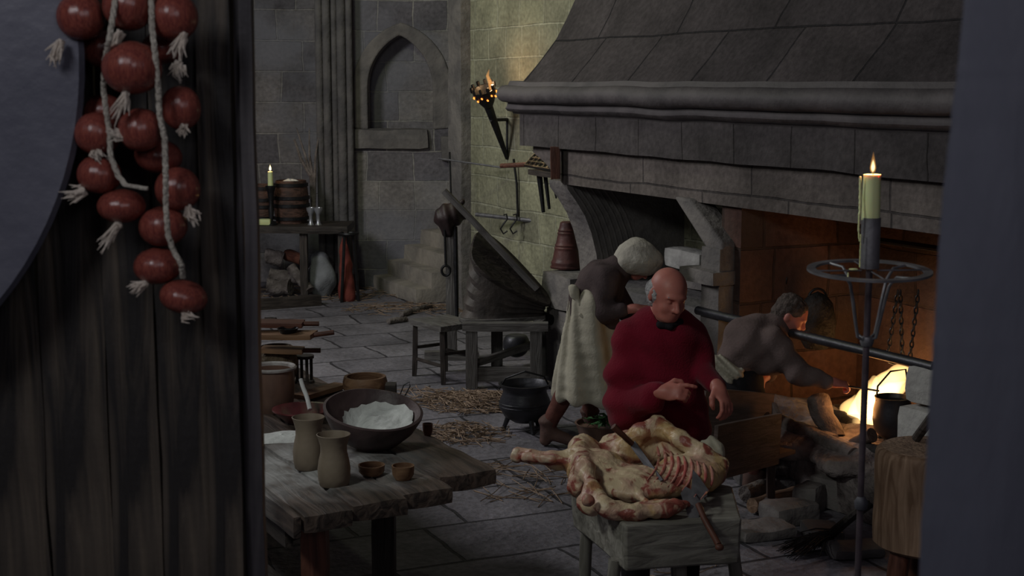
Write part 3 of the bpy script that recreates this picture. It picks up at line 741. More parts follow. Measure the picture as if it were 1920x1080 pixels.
# clay mugs
def mug(px, hpx, label, rpx=32):
    c = G(px[0], px[1], TZ); s = (c.y+.02)/F; h = hpx*s*1.03; r = rpx*s
    t = thing('clay_mug', label, 'mug', c, 0, 'waisted clay mugs on the work table')
    m = MB(); m.lathe([(0, 0), (r*.8, 0), (r*.88, h*.02), (r*.97, h*.16), (r*.99, h*.34), (r*.9, h*.52), (r*.8, h*.66), (r*.8, h*.78), (r*.93, h*.93), (r*1.02, h), (r*.97, h*1.005), (r*.86, h*.92), (r*.72, h*.75), (r*.74, h*.6), (r*.8, h*.3), (r*.7, h*.08), (0, h*.06)], 40, wob=.01)
    obj('mug_body', m, m_clay, t, T(c))
mug((627, 910), 98, 'front waisted clay mug standing nearest the table corner')
mug((580, 878), 98, 'darker waisted clay mug standing behind the front one', 31)
def dish(name, px, rpx, hpx, mt, label, cat, z=TZ, prof=None, n=32, grp=None, sy=1.):
    c = G(px[0], px[1], z); s = c.y/F; r = rpx*s; h = hpx*s
    prof = prof or [(0, 0), (.7, 0), (.95, .35), (1, 1), (.9, 1), (.84, .4), (.6, .15), (0, .12)]
    m = MB(); m.lathe([(a*r, b*h) for a, b in prof], n, wob=.012, sy=sy)
    return tag(obj(name, m, mt, None, T(c)), label, cat, grp)
dish('wooden_cup', (697, 890), 26, 20, m_tanw, 'left one of two little turned wooden cups beside the mugs', 'cup', grp='little wooden cups')
dish('wooden_cup', (756, 898), 22, 27, m_tanw, 'right, taller one of two little turned wooden cups', 'cup', grp='little wooden cups')
dish('wooden_bowl', (685, 738), 42, 34, m_tanw, 'round light wooden bowl standing behind the flour bowl', 'bowl', prof=[(0, 0), (.85, 0), (1, .3), (1.02, .7), (.95, 1), (.82, 1), (.86, .7), (.84, .3), (0, .15)])
dish('wooden_mortar', (802, 816), 10, 23, m_redw, 'small dark wooden beaker at the right table edge', 'beaker')
c = G(733, 748, TZ); tag(obj('wooden_box', MB().rbox((-.03, -.05, 0), (.03, .05, .085), .03, .006, .003), m_darkw, None, T(c)), 'small dark wooden block right of the light wooden bowl', 'box')
c = G(748, 748, TZ)
w0 = [P(748, 746, c.y), P(757, 722, c.y), P(768, 716, c.y), P(769, 724, c.y), P(758, 744, c.y)]
tag(rod('wire_whisk', w0, .003, m_iron), 'bent wire loop standing up at the table edge right of the bowls', 'whisk')
# red dish, white stick
dish('red_dish', (568, 790), 58, 26, m_redglaze, 'shallow dark red glazed dish left of the flour bowl', 'dish', prof=[(0, 0), (.55, 0), (1, .9), (1, 1), (.9, .95), (.5, .25), (0, .2)])
q0 = P(582, 768, 7.05); q1 = P(564, 711, 7.15)
o = log('white_stick', q0, q1, .012, m_white, r2=.011); tag(o, 'straight white bone-handled stick leaning out of the red dish', 'stick')
# crock with white rim
c = G(512, 770, TZ); s = c.y/F
t = thing('crock', 'large brown glazed crock with a pale rim at the door edge', 'crock', c)
m = MB(); r = 46*s; h = 88*s; m.lathe([(0, 0), (r*.72, 0), (r*.86, h*.2), (r*.93, h*.6), (r*.9, h*.92), (r*.8, h*.92), (r*.82, h*.6), (0, h*.15)], 40); obj('crock_body', m, m_crock, t, T(c))
m = MB(); m.lathe([(r*.82, h*.91), (r*1.0, h*.93), (r*1.02, h*.97), (r*.96, h), (r*.84, h*.97), (r*.82, h*.91)], 40); obj('crock_rim', m, m_glaze, t, T(c), label='pale rim')
# basket of greens, trays and peels behind it
c = G(520, 722, TZ); s = c.y/F
t = thing('wicker_basket', 'bulging wicker basket behind the brown crock', 'basket', c)
m = MB(); r = 40*s; h = 76*s; m.lathe([(0, 0), (r*.7, 0), (r*.98, h*.3), (r*1.05, h*.6), (r*.85, h*.95), (r*.75, h), (r*.7, h*.9), (0, h*.8)], 36, wob=.05); obj('basket_body', m, m_wicker, t, T(c))
c = G(571, 718, TZ); s = c.y/F
t = thing('turned_stand', 'small dark turned stand with spindle posts behind the white stick', 'stand', c)
r = 19*s; h = 54*s
m = MB(); m.lathe([(0, 0), (r, 0), (r, h*.1), (0, h*.1)], 24); obj('base', m, m_darkw, t, T(c))
m = MB(); m.lathe([(0, h*.9), (r, h*.9), (r, h), (0, h)], 24); obj('top', m, m_darkw, t, T(c))
for k in range(4):
    a = k*math.pi/2+.5; q = c+V((math.cos(a)*r*.75, math.sin(a)*r*.75, h*.05)); rod('post', [q, q+V((0, 0, h*.9))], .009, m_darkw, t)
def peel(px0, px1, hpx0, hpx1, Y0, Y1, w, mt, label):
    """paddle with a handle: blade px0->px1, handle px1->hpx1"""
    a = P(*px0, Y0); b = P(*px1, Y1); hh = P(*hpx1, Y1)
    t = thing('wooden_paddle', label, 'paddle', a, 0, 'wooden paddles piled on the work table')
    beam('blade', a, b, w, .032, mt, t); d = (hh-b); rod('handle', [b-d*.15, hh], .014, m_redw, t, n=10)
peel((470, 628), (590, 628), 0, (626, 623), 7.9, 7.85, .17, m_tanw, 'light paddle with a dark handle, the middle one of the pile')
peel((470, 606), (570, 607), 0, (598, 607), 7.97, 7.97, .15, m_redw, 'dark paddle at the back of the pile')
peel((490, 655), (570, 657), 0, (601, 657), 7.93, 7.93, .12, m_tanw, 'lowest paddle, its handle poking out below the others')
c = P(540, 625, 7.85); tag(obj('iron_pan', MB().lathe([(0, 0), (.04, 0), (.06, .03), (.055, .03), (.038, .008), (0, .008)], 24), m_iron, None, T(c)), 'small black iron pan lying on the middle paddle', 'pan')
a = G(505, 604, TZ)
b0 = G(560, 745, TZ+.03); b1 = G(640, 722, TZ+.03)
o = beam('wooden_strip', b0, b1, .1, .03, m_tanw, seed=3); tag(o, 'thin wooden strip lying between the stand and the wooden bowl', 'strip')

# ================================================================== BUTCHER BLOCK AND MEAT
BZ = .82
cA = G(1172, 985, BZ); cB = G(1392, 972, BZ); cL = G(1068, 905, BZ)
ctr = (cA+cB)/2+V((0, .3, 0))
top = [cA, cB, cB+V((.03, .46, 0)), cL+V((.12, .34, 0)), cL]
b = thing('butcher_block', 'thick pale butcher block on splayed legs under the carcass', 'butcher block', (ctr.x, ctr.y, 0))
bm3 = bmesh.new(); vv = [bm3.verts.new(p-V((ctr.x, ctr.y, 0))) for p in top]; f = bm3.faces.new(vv)
r = bmesh.ops.extrude_face_region(bm3, geom=[f])
for v in r['geom']:
    if isinstance(v, bmesh.types.BMVert): v.co.z -= .19; v.co.x *= .97; v.co.y *= .97
bmesh.ops.subdivide_edges(bm3, edges=bm3.edges[:], cuts=6, use_grid_fill=True)
for v in bm3.verts: v.co += mn.noise_vector(v.co*6)*.007
bm3.verts.index_update(); vs = [tuple(v.co) for v in bm3.verts]; fs = [tuple(v.index for v in f.verts) for f in bm3.faces]; bm3.free()
obj('block_top', (vs, fs), m_blockw, b, T((ctr.x, ctr.y, 0)), bevel=.01)
for (x, y), (xx, yy) in (((1103, 985), (1095, 1090)), ((1155, 1060), (1148, 1130)), ((1275, 1050), (1278, 1130)), ((1370, 1050), (1380, 1130))):
    Yl = {1103: cL.y+.06, 1155: cA.y+.1, 1275: cA.y+.14, 1370: cA.y+.35}[x]
    a = P(x, y, Yl); a.z = BZ-.17; e = P(xx, yy, Yl); d = (e-P(x, y, Yl)).normalized(); e = a+d*(a.z/abs(d.z))
    log('leg', a, e, .028, m_blockw, b, r2=.024, seed=x)
def M_(x, y, h): return G(x, y, BZ+h)
t = thing('carcass', 'opened side of raw meat with ribs and shank lying on the butcher block', 'meat', G(1200, 930, BZ))
pr = [E(M_(1120, 880, .06), (.13, .2, .075)), E(M_(1200, 905, .05), (.19, .19, .06)), E(M_(1290, 890, .06), (.14, .17, .07)),
      E(M_(1180, 850, .07), (.16, .12, .09)), E(M_(1110, 940, .04), (.06, .06, .05)), E(M_(1235, 950, .04), (.11, .06, .04)), E(M_(1165, 955, .035), (.08, .05, .035)),
      E(M_(1085, 905, .05), (.05, .1, .06)), E(M_(1340, 885, .06), (.05, .09, .06)), E(M_(1095, 848, .09), (.07, .07, .075)),
      # cavity
      E(M_(1210, 885, .17), (.19, .18, .12), op=-1, k=.02), E(M_(1290, 895, .17), (.11, .13, .1), op=-1, k=.02)]
ridge = [M_(1165, 838, .12), M_(1200, 815, .17), M_(1232, 800, .2), M_(1275, 825, .17), M_(1320, 852, .13), M_(1355, 872, .09)]
pr += chain(ridge, [.03, .038, .042, .036, .03, .025], k=.03)
ridge2 = [M_(1165, 850, .07), M_(1215, 835, .1), M_(1270, 850, .09), M_(1330, 868, .06)]
pr += chain(ridge2, [.05, .055, .05, .04], k=.05)
leftr = [M_(1085, 840, .12), M_(1098, 880, .12), M_(1110, 915, .09), M_(1135, 950, .05), M_(1190, 962, .03), M_(1250, 955, .04), M_(1290, 945, .04)]
pr += chain(leftr, [.036, .03, .027, .024, .02, .017, .015], k=.035)
pr += chain([M_(1135, 850, .1), M_(1155, 880, .07), M_(1180, 915, .06), M_(1210, 940, .04)], [.016, .015, .014, .012], k=.02)
pr += chain([M_(1075, 862, .085), M_(1040, 862, .085), M_(1000, 857, .09), M_(972, 854, .09)], [.05, .034, .028, .032], k=.03)
flesh = sobj('flesh', pr, m_meat, t, .006, .03, lambda p: .004*wn(p, 60)+.003*wn(p, 130, 2)+.008*wn(p, 24, 5))
from mathutils.bvhtree import BVHTree
fb = WM[t.name].translation
BV = BVHTree.FromPolygons([v.co+fb for v in flesh.data.vertices], [tuple(p.vertices) for p in flesh.data.polygons])
def onmeat(x, y, up=0.):
    h = BV.ray_cast(V((0, 0, H)), ray(x, y).normalized())
    return (h[0] if h[0] is not None else M_(x, y, .08))+V((0, 0, up))
m = MB(); base = WM[t.name].translation
for i in range(9):
    x = 1232+i*12.5; yb = 838+i*4.6
    pts = [onmeat(x+8*math.sin(u*2.6)-22*u*u, yb+62*u, .002) for u in (0, .12, .25, .4, .55, .7, .85, 1)]
    m.tube([p-base for p in pts], [.003, .006, .007, .007, .006, .005, .004, .002], 8)
obj('ribs', m, m_rib, t, T(base), label='row of dark red ribs')
sobj('shank_bone', [E(M_(969, 854, .09), (.028, .035, .034)), K(M_(985, 856, .1), M_(1035, 862, .105), .02, .018)], m_bone, t, .004, .02, lambda p: .003*wn(p, 120))
sobj('cut_joint', [E(M_(1103, 938, .085), (.027, .02, .026))], m_bone, t, .004, .02, lambda p: .003*wn(p, 150))
# knife lying in the cavity
kn = thing('butcher_knife', 'long knife with a wooden handle lying diagonally across the meat', 'knife', M_(1190, 850, .16))
bq = onmeat(1187, 842, .02); e = onmeat(1240, 909, .006); a = P(1150, 800, bq.y-.03)
log('handle', a, bq, .015, m_redw, kn, r2=.011)
M, l = align(bq, e, 1.0); m = MB(); m.add([(0, -.014, 0), (l*.93, -.014, 0), (l, .016, 0), (0, .017, 0), (0, -.014, .004), (l*.93, -.014, .001), (l, .016, .004), (0, .017, .004)], [(0, 1, 2, 3), (4, 7, 6, 5), (0, 4, 5, 1), (1, 5, 6, 2), (2, 6, 7, 3), (3, 7, 4, 0)]); obj('blade', m, m_blade, kn, M, smooth=False)
# cleaver stuck at the block edge
cl = thing('cleaver', 'broad cleaver with a wooden handle stuck into the edge of the meat', 'cleaver', P(1300, 935, 5.62))
cyt = onmeat(1302, 888).y-.03
poly = [(1299, 880), (1308, 890), (1328, 918), (1326, 930), (1312, 938), (1310, 975), (1292, 975), (1276, 925), (1285, 912), (1296, 918)]
m = MB(); vs = []; cc = WM[cl.name].translation
for dy in (0, .006): vs += [P(x, y, cyt+dy+(y-885)/90*(5.42-cyt))-cc for x, y in poly]
n = len(poly); m.add(vs, [tuple(range(n)), tuple(range(2*n-1, n-1, -1))]+[(i, i+n, (i+1) % n+n, (i+1) % n) for i in range(n)]); obj('blade', m, m_steel, cl, T(cc), smooth=False)
log('handle', P(1308, 946, 5.44), P(1347, 1022, 5.28), .012, m_redw, cl, r2=.013)
sobj('pommel', [E(P(1349, 1026, 5.27), (.018, .016, .014))], m_redw, cl, .004)
# ================================================================== MIDDLE GROUND
def stool(name, corners, z, legs, lab):
    c = sum((V(p) for p in corners), V((0, 0, 0)))/4; t = thing(name, lab, 'stool', (c.x, c.y, 0)); return t
# three/four legged stool
SZ = .5
q = [G(764, 597, SZ), G(826, 612, SZ), G(862, 596, SZ), G(806, 583, SZ)]
c = sum(q, V())/4
t = thing('stool', 'small weathered wooden stool left of the bellows', 'stool', (c.x, c.y, 0))
ux = (q[1]-q[0]); L1 = ux.length; Ms, _ = align(q[0], q[1]); uy = (q[3]-q[0]).length
m = MB(); m.rbox((0, 0, -.055), (L1, uy*.95, 0), .06, .012, .006); seat = obj('seat', m, m_greyw, t, Ms)
lp = [Ms @ V((.05, .05, -.05)), Ms @ V((L1-.05, .05, -.05)), Ms @ V((L1-.05, uy*.9-.05, -.05)), Ms @ V((.05, uy*.9-.05, -.05))]
for i, a in enumerate(lp):
    beam('leg', a, V((a.x+(a.x-c.x)*.1, a.y+(a.y-c.y)*.1, 0)), .045, .045, m_darkw, t, seed=i)
for i, j, z in ((0, 1, .15), (1, 2, .25), (2, 3, .2), (3, 0, .25)):
    a = lp[i].copy(); bb = lp[j].copy(); a.z = bb.z = z; beam('stretcher', a, bb, .025, .03, m_darkw, t)
# bellows stand
SZ = .66
q = [G(862, 612, SZ), G(1016, 628, SZ), G(1016, 600, SZ)]
t = thing('bellows_stand', 'low grey timber trestle carrying the great bellows', 'trestle', ((q[0].x+q[1].x)/2, q[0].y, 0))
yF = G(885, 728, 0).y; xa = G(885, 728, 0).x; xb = P(1005, 728, yF).x
ztop = P(880, 612, yF).z
for i, (x, y) in enumerate(((xa, yF), (xb, yF), (xa+.2, yF+.55), (xb+.1, yF+.55))):
    beam('leg', (x, y, 0), (x, y, ztop-.02), .1, .1, m_greyw, t, seed=i+5)
beam('top_rail', (xa-.08, yF, ztop), (xb+.1, yF, ztop), .12, .07, m_greyw, t); beam('top_rail', (xa+.1, yF+.55, ztop), (xb+.15, yF+.55, ztop), .1, .07, m_greyw, t)
beam('cross_rail', (xa, yF, ztop), (xa+.2, yF+.55, ztop), .08, .06, m_greyw, t); beam('cross_rail', (xb, yF, ztop), (xb+.1, yF+.55, ztop), .08, .06, m_greyw, t)
beam('stretcher', (xa, yF, .12), (xb, yF, .12), .06, .12, m_greyw, t); beam('stretcher', (xa, yF, .2), (xb+.05, yF+.5, .3), .05, .06, m_greyw, t)
# bellows: boards hinged at the right nose, opened like a fan to the left
bz = ztop+.035
t = thing('bellows', 'great leather bellows with a long wooden lever, propped open on the trestle', 'bellows', (xa+.2, yF+.25, bz))
yB = yF+.28
base = WM[t.name].translation
nn = 32; NL = 4
Hb = P(1020, 616, yB); Tb = P(864, 606, yB); Tb.z = Hb.z = ztop+.05
Ht = P(1026, 568, yB); Tt = P(886, 462, yB); Wt = V((-.12, -.8, -.5)).normalized()
def outline(Hh, Tt_, Wv, hw, sc=1.):
    ring = []; d = Tt_-Hh
    for k in range(nn):
        a = 2*math.pi*k/nn; u = .5-.5*math.cos(a); sa_ = math.sin(a); w = math.copysign(abs(sa_)**.55, sa_)*(.3+.7*u)*hw
        ring.append(Hh+d*(u*sc+(1-sc)*.5)+Wv*w*sc)
    return ring
rb = outline(Hb, Tb, V((0, -1, 0)), .3); rt = outline(Ht, Tt, Wt, .31)
m = MB(); vs = []; fs = []
for l in range(2*NL+1):
    f = l/(2*NL); pin = 1. if l % 2 == 0 else .93
    lo = [a.lerp(b_, f) for a, b_ in zip(rb, rt)]; cen = sum(lo, V())/nn
    vs += [cen+(p-cen)*pin+V((0, 0, .012*mn.noise(p*7)))-base for p in lo]
for l in range(2*NL):
    for k in range(nn): fs.append((l*nn+k, l*nn+(k+1) % nn, (l+1)*nn+(k+1) % nn, (l+1)*nn+k))
fs += [tuple(range(nn)), tuple(2*NL*nn+k for k in range(nn))]
m.add(vs, fs); obj('leather_folds', m, m_leather, t, T(base))
def board(name, ring, th, mt):
    n = len(ring); nrm = (ring[7]-ring[0]).cross(ring[n//2]-ring[0]).normalized()
    if nrm.z < 0: nrm = -nrm
    cen = sum(ring, V())/n; ring = [cen+(p-cen)*1.05 for p in ring]
    vs = [p-base for p in ring]+[p+nrm*th-base for p in ring]
    m = MB(); m.add(vs, [tuple(range(n)), tuple(range(2*n-1, n-1, -1))]+[(i, (i+1) % n, (i+1) % n+n, i+n) for i in range(n)])
    return obj(name, m, mt, t, T(base), bevel=.006)
board('upper_board', rt, .035, m_darkw); board('lower_board', rb, -.035, m_greyw)
beam('lever', P(832, 357, yB+.02), Ht.lerp(Tt, .1)+V((-.02, 0, .07)), .09, .055, m_greyw, t, seed=4)
m = MB(); Mn, l = align(P(1020, 596, yB), P(1075, 612, yB+.2)); m.tube([(0, 0, 0), (l, 0, 0)], [.05, .022], 14); obj('nozzle', m, m_iron, t, Mn)
# post with red-brown hood and tools
yP = G(858, 612, 0).y if False else 12.9
x_ = P(846, 500, yP).x
t = thing('tool_post', 'pale upright post behind the stool carrying a leather hood', 'post', (x_, yP, 0))
beam('post', (x_, yP, 0), (x_, yP, P(846, 405, yP).z), .1, .09, m_greyw, t)
beam('foot', (x_-.25, yP, .04), (x_+.25, yP, .04), .1, .08, m_greyw, t)
hd = tag(sobj('leather_hood', [K(P(820, 413, yP-.1), P(868, 402, yP-.08), .04, .05), E(P(843, 404, yP-.1), (.13, .09, .11)), K(P(838, 410, yP-.12), P(840, 436, yP-.12), .09, .05), K(P(838, 395, yP-.1), P(868, 378, yP-.08), .05, .02)], m_hoodl, None, .008, .03, lambda p: .006*np.sin(p[:, 0]*70+p[:, 2]*20), base=P(845, 435, yP-.1)),
    'dark red-brown leather hood draped over the top of the pale post', 'hood')
a = P(834, 430, yP-.16); e = P(836, 498, yP-.16)
o = thing('iron_ladle', 'thin iron hanger with a ring, hanging below the left side of the hood', 'hanger', e)
rod('shaft', [a, e], .012, m_iron, o); m = MB(); m.tube([(.038*math.cos(k*math.pi/8), 0, .045*math.sin(k*math.pi/8)-.045) for k in range(17)], .012, 8, cap=False); obj('ring', m, m_iron, o, T(e))
o = rod('iron_poker', [P(854, 425, yP-.15), P(855, 500, yP-.15), P(857, 610, yP-.18)], [.018, .022, .016], m_iron); tag(o, 'dark iron poker leaning down the front of the pale post', 'poker')
# objects under/behind the trestle
o = sobj('iron_pot', [E(P(968, 672, yF+.9), (.12, .12, .12)), E(P(968, 645, yF+.9), (.1, .1, .05), op=-1)], m_pot, None, .012, .03, base=P(968, 690, yF+.9)); o.location.z = .12; tag(o, 'small round iron pot standing on the floor behind the trestle', 'pot')

# cauldron
c = G(984, 806, 0); s = c.y/F; r = 49*s
t = thing('cauldron', 'round black three-legged cauldron on the floor left of the apron wearer', 'cauldron', c)
z0 = .06; hh = 92*s-z0
m = MB(); m.lathe([(0, z0), (r*.45, z0+.005), (r*.8, z0+hh*.16), (r*1.0, z0+hh*.38), (r*.98, z0+hh*.58), (r*.86, z0+hh*.76), (r*.86, z0+hh*.84), (r*1.03, z0+hh*.97), (r*1.04, z0+hh), (r*.95, z0+hh), (r*.8, z0+hh*.84), (r*.8, z0+hh*.74), (r*.9, z0+hh*.5), (r*.7, z0+hh*.2), (0, z0+hh*.1)], 48)
for zz in (.42, .5): m.lathe([(r*1.0, z0+hh*zz), (r*1.025, z0+hh*(zz+.015)), (r*1.0, z0+hh*(zz+.03))], 48)
obj('pot_body', m, m_pot, t, T(c))
for k in range(3):
    a = k*2.094+.9; rod('leg', [c+V((math.cos(a)*r*.6, math.sin(a)*r*.6, .12)), c+V((math.cos(a)*r*.85, math.sin(a)*r*.85, 0))], [.022, .014], m_pot, t)
rod('handle', [c+V((-r, 0, z0+hh*.85)), c+V((-r*.75, -.05, z0+hh*1.15)), c+V((.0, -.08, z0+hh*1.35)), c+V((r*.75, -.05, z0+hh*1.2)), c+V((r, 0, z0+hh*.85))], .007, m_iron, t)

# ribbed red cone on the pier
c = FP(.25, .42, .945); c2 = PW(1062, 517, .42)
t = thing('ribbed_bucket', 'tall red-brown tapered ribbed vessel standing on the stone pier', 'vessel', (c2.x, c2.y, .94))
c = V((c2.x, c2.y, .94)); hgt = P(1062, 415, c.y).z-.94
m = MB(); prof = [(0, 0), (.135, 0), (.14, .015)]
for i in range(30):
    u = i/29; prof.append((.13-.075*u+(.007 if (i in (2, 3, 12, 14, 22, 24)) else 0), .02+(hgt-.03)*u))
prof += [(.04, hgt), (0, hgt)]
m.lathe(prof, 32); obj('vessel_body', m, m_redleather, t, T(c))

# straw piles (nobody could count them)
def straw(name, cx, cy, rx, ry, n, lab, mt=None, lmin=.06, lmax=.2, z=0):
    c = G(cx, cy, z); m = MB()
    for i in range(n):
        a = random.uniform(0, 6.28); rr = random.random()**.6
        x = math.cos(a)*rr*rx; y = math.sin(a)*rr*ry; h = random.uniform(.004, .01+.05*(1-rr))
        th = random.uniform(0, 3.14); l = random.uniform(lmin, lmax)/2; b_ = random.uniform(-.3, .3)*l
        dx_, dy_ = math.cos(th)*l, math.sin(th)*l
        m.tube([(x-dx_, y-dy_, max(.004, h+random.uniform(-.02, .02))), (x-b_*dy_/l*.4, y+b_*dx_/l*.4, h+.004), (x+dx_, y+dy_, max(.004, h+random.uniform(-.02, .02)))], .0035, 4, cap=False)
    o = obj(name, m, mt or m_straw, None, T(c)); tag(o, lab, 'straw', kind='stuff'); return o
straw('straw', 890, 755, .42, .42, 480, 'heap of loose straw on the flagstones left of the cauldron')
straw('straw', 870, 815, .34, .35, 200, 'scattered straw on the floor in front of the heap')
straw('straw', 800, 745, .3, .35, 60, 'thin straw scattered between stool and work table')
straw('straw', 990, 900, .4, .5, 60, 'a few long stalks lying left of the butcher block', lmin=.15, lmax=.4)
straw('straw', 620, 550, 1.2, .7, 260, 'straw litter along the foot of the back wall', lmin=.1, lmax=.3)
straw('straw', 780, 580, .8, .5, 160, 'straw litter before the foot of the steps', lmin=.1, lmax=.3)
straw('straw', 1300, 1075, .3, .3, 20, 'few stalks on the floor under the block')
for px0, px1, lab in (((728, 603), (762, 598), 'short dark stick lying left of the stool'), ((752, 590), (806, 573), 'dark crooked branch lying before the steps')):
    a = G(*px0, .03); e = G(*px1, .03); tag(log('stick', a, e, .03, m_bark, seed=px0[0]), lab, 'stick')

# ================================================================== WALL IRONWORK
def torch_thing():
    Yt = 14.9
    base_ = P(951, 297, Yt); hd = P(916, 200, Yt-.35); top = P(908, 172, Yt-.42)
    t = thing('wall_torch', 'burning iron torch in a bracket on the ochre stone wall', 'torch', base_)
    rod('shaft', [base_, hd], [.02, .045], m_iron, t, n=12)
    ax = (top-hd).normalized(); M, l = align(hd, top+ax*.03)
    m = MB(); m.lathe([(.045, 0), (.075, .05), (.115, .14), (.12, .2), (.105, .2), (.06, .07), (0, .05)], 20, M=Matrix.Rotation(math.pi/2, 4, 'Y')); cup = obj('cup', m, m_iron, t, M)
    m = MB()
    for k in range(10):
        a = k*.628; m.rbox((.19, math.cos(a)*.115-.015, math.sin(a)*.115-.015), (.25, math.cos(a)*.115+.015, math.sin(a)*.115+.015), .03, .008, .003)
    obj('prongs', m, m_iron, cup, M)
    m = MB()
    for k in range(14):
        a = k*.45; rr = .118
        p_ = V((.12+.03*(k % 2), math.cos(a)*rr, math.sin(a)*rr)); m.lathe([(.0, -.012), (.012, 0), (0, .012)], 8, M=T(p_))
    obj('glowing_slots', m, m_ember, cup, M)
    rod('bracket', [P(920, 225, Yt-.3), P(951, 224, Yt-.0)], .018, m_iron, t)
    rod('bracket', [P(951, 222, Yt), P(951, 297, Yt)], .014, m_iron, t)
    f0 = P(921, 168, Yt-.42); pts = [f0, P(919, 155, Yt-.42), P(914, 142, Yt-.42), P(917, 130, Yt-.42)]
    m = MB(); m.tube([p-f0 for p in pts], [.022, .024, .018, .005], 12); obj('flame', m, m_flamet, t, T(f0))
    return f0
tf = torch_thing()
Yw = 14.7
t = thing('hanging_rod', 'thin iron rail with S-hooks on the ochre wall above the bellows', 'rail', P(900, 404, Yw))
rod('bar', [P(893, 402, Yw+.2), P(1010, 415, Yw-.3)], .022, m_steel, t)
rod('hanger', [P(963, 298, Yw-.05), P(969, 345, Yw-.05), P(971, 408, Yw-.05)], .012, m_iron, t)
rod('hanger', [P(843, 285, Yw+.6), P(846, 375, Yw+.6)], .01, m_iron, t)
rod('stay', [P(822, 297, Yw+.6), P(940, 314, Yw+.1)], .01, m_steel, t)
for x in (944, 962):
    c = P(x, 407, Yw-.2)
    pts = [V((0, 0, .02)), V((.03, 0, .03)), V((.04, 0, -.02)), V((0, 0, -.07)), V((-.03, 0, -.12)), V((0, 0, -.17)), V((.04, 0, -.14))]
    tag(rod('s_hook', [c+p for p in pts], .009, m_iron), 'iron S-hook on the wall rail, '+('left one of the pair' if x == 944 else 'right one of the pair'), 'hook', 'hooks on the wall rail')
# wall rack with grill
Yg = 13.2
a = P(940, 311, Yg); gb = P(1000, 306, Yg-.4)
t = thing('gridiron', 'dark iron gridiron with a long handle sticking out left below the mantel', 'gridiron', P(1030, 315, Yg-.6))
rod('handle', [a, P(1000, 308, Yg-.3)], .022, m_redw, t)
c00 = P(985, 310, 12.7); ca = P(1003, 290, 13.0); cb = P(1064, 296, 12.2); cc_ = P(1052, 322, 12.0)
m = MB(); o_ = c00
for i in range(9):
    u = i/8; p0 = c00.lerp(cc_, u); p1 = ca.lerp(cb, u); m.tube([p0-o_, p1-o_], .013, 6)
for u in (0, .33, .66, 1): m.tube([c00.lerp(ca, u)-o_, cc_.lerp(cb, u)-o_], .015, 6)
obj('grate', m, m_iron, t, T(o_))
beam('shelf', P(1000, 322, 12.5), P(1060, 330, 12.0), .12, .05, m_darkw, t)
o = beam('wall_bracket', FP(.62, .0, 1.74), FP(.62, .0, 2.0), .08, .11, m_redw); tag(o, 'short dark wooden bracket block on the lintel corner', 'bracket')
for x, y0_, y1_, r_, lab in ((1014, 325, 398, .026, 'left iron fire tong hanging below the gridiron'), (1025, 325, 392, .02, 'right iron fire tong hanging below the gridiron'), (1038, 335, 372, .012, 'short thin iron skewer hanging right of the tongs')):
    tag(rod('fire_iron', [P(x-3, y0_, 12.45), P(x+5, y1_, 12.45)], [r_, r_*.6], m_iron), lab, 'fire iron', 'irons hanging below the gridiron')

# ================================================================== BACK TABLE
yb = 16.45; zt = P(600, 424, yb).z
xl = P(400, 425, yb).x; xr = P(652, 425, yb).x
t = thing('side_table', 'dark oak side table against the back wall', 'table', ((xl+xr)/2, yb+.4, 0))
m = MB(); m.rbox((xl, yb, zt-.09), (xr, yb+.7, zt), .12, .015, .008); obj('top', m, m_darkw, t)
for x, y in ((P(568, 500, yb).x, yb+.1), (P(640, 500, yb).x, yb+.1), (xl+.2, yb+.1), (P(640, 500, yb).x, yb+.6), (xl+.2, yb+.6)):
    beam('leg', (x, y, 0), (x, y, zt-.08), .09, .09, m_darkw, t)
def bp(x, d): return P(x, 420, yb+d).x
def barrel(x, d, rpx, hpx, lab, tall=1):
    s = (yb+d)/F; r = rpx*s; h = hpx*s; c = V((bp(x, d), yb+d, zt))
    t = thing('barrel', lab, 'barrel', c, 0, 'wooden kegs on the side table')
    m = MB(); m.lathe([(0, 0), (r*.86, 0), (r*.97, h*.25), (r, h*.5), (r*.95, h*.8), (r*.86, h), (r*.8, h), (r*.82, h*.93), (0, h*.93)], 28); sv = obj('staves', m, m_barrel, t, T(c))
    for zz in (.12, .42, .6, .9):
        rr = r*(.93 if zz in (.12,) else 1.0 if zz < .8 else .92)
        m = MB(); m.lathe([(rr, h*zz-.02), (rr+.012, h*zz-.018), (rr+.012, h*zz+.018), (rr, h*zz+.02)], 28); obj('hoop', m, m_iron, sv, T(c))
    return c, h
cB1, hB = barrel(547, .4, 33, 80, 'large brown keg in the middle of the side table')
barrel(494, .45, 20, 72, 'keg at the left end of the side table, behind the candle')
o = heap('flour_heap', (540, 333), .1, .04, 'small white heap on top of the large keg', z=cB1.z+hB*.93); o.location = (cB1.x, cB1.y, cB1.z+hB*.93)
for x in (583, 597):
    c = V((bp(x, .15), yb+.15, zt)); s = yb/F; r = 8*s; h = 33*s
    m = MB(); m.lathe([(0, 0), (r*.8, 0), (r*.5, h*.12), (r*.35, h*.4), (r*.5, h*.6), (r, h*.85), (r*1.05, h), (r*.9, h), (r*.4, h*.6), (0, h*.5)], 20)
    tag(obj('goblet', m, m_glass, None, T(c)), 'slim grey goblet on the side table, '+('the left one of the pair' if x == 583 else 'the right one, nearest the table end'), 'goblet', 'goblets on the side table')
c = V((bp(509, .12), yb+.12, zt)); s = yb/F
t = thing('candle_holder', 'tall dark candlestick on the side table in front of the kegs', 'candlestick', c)
m = MB(); h = 75*s; m.lathe([(0, 0), (.07, 0), (.07, .02), (.02, .05), (.035, h*.4), (.02, h*.5), (.04, h*.85), (.06, h*.95), (.06, h), (0, h)], 20); obj('stem', m, m_iron, t, T(c))
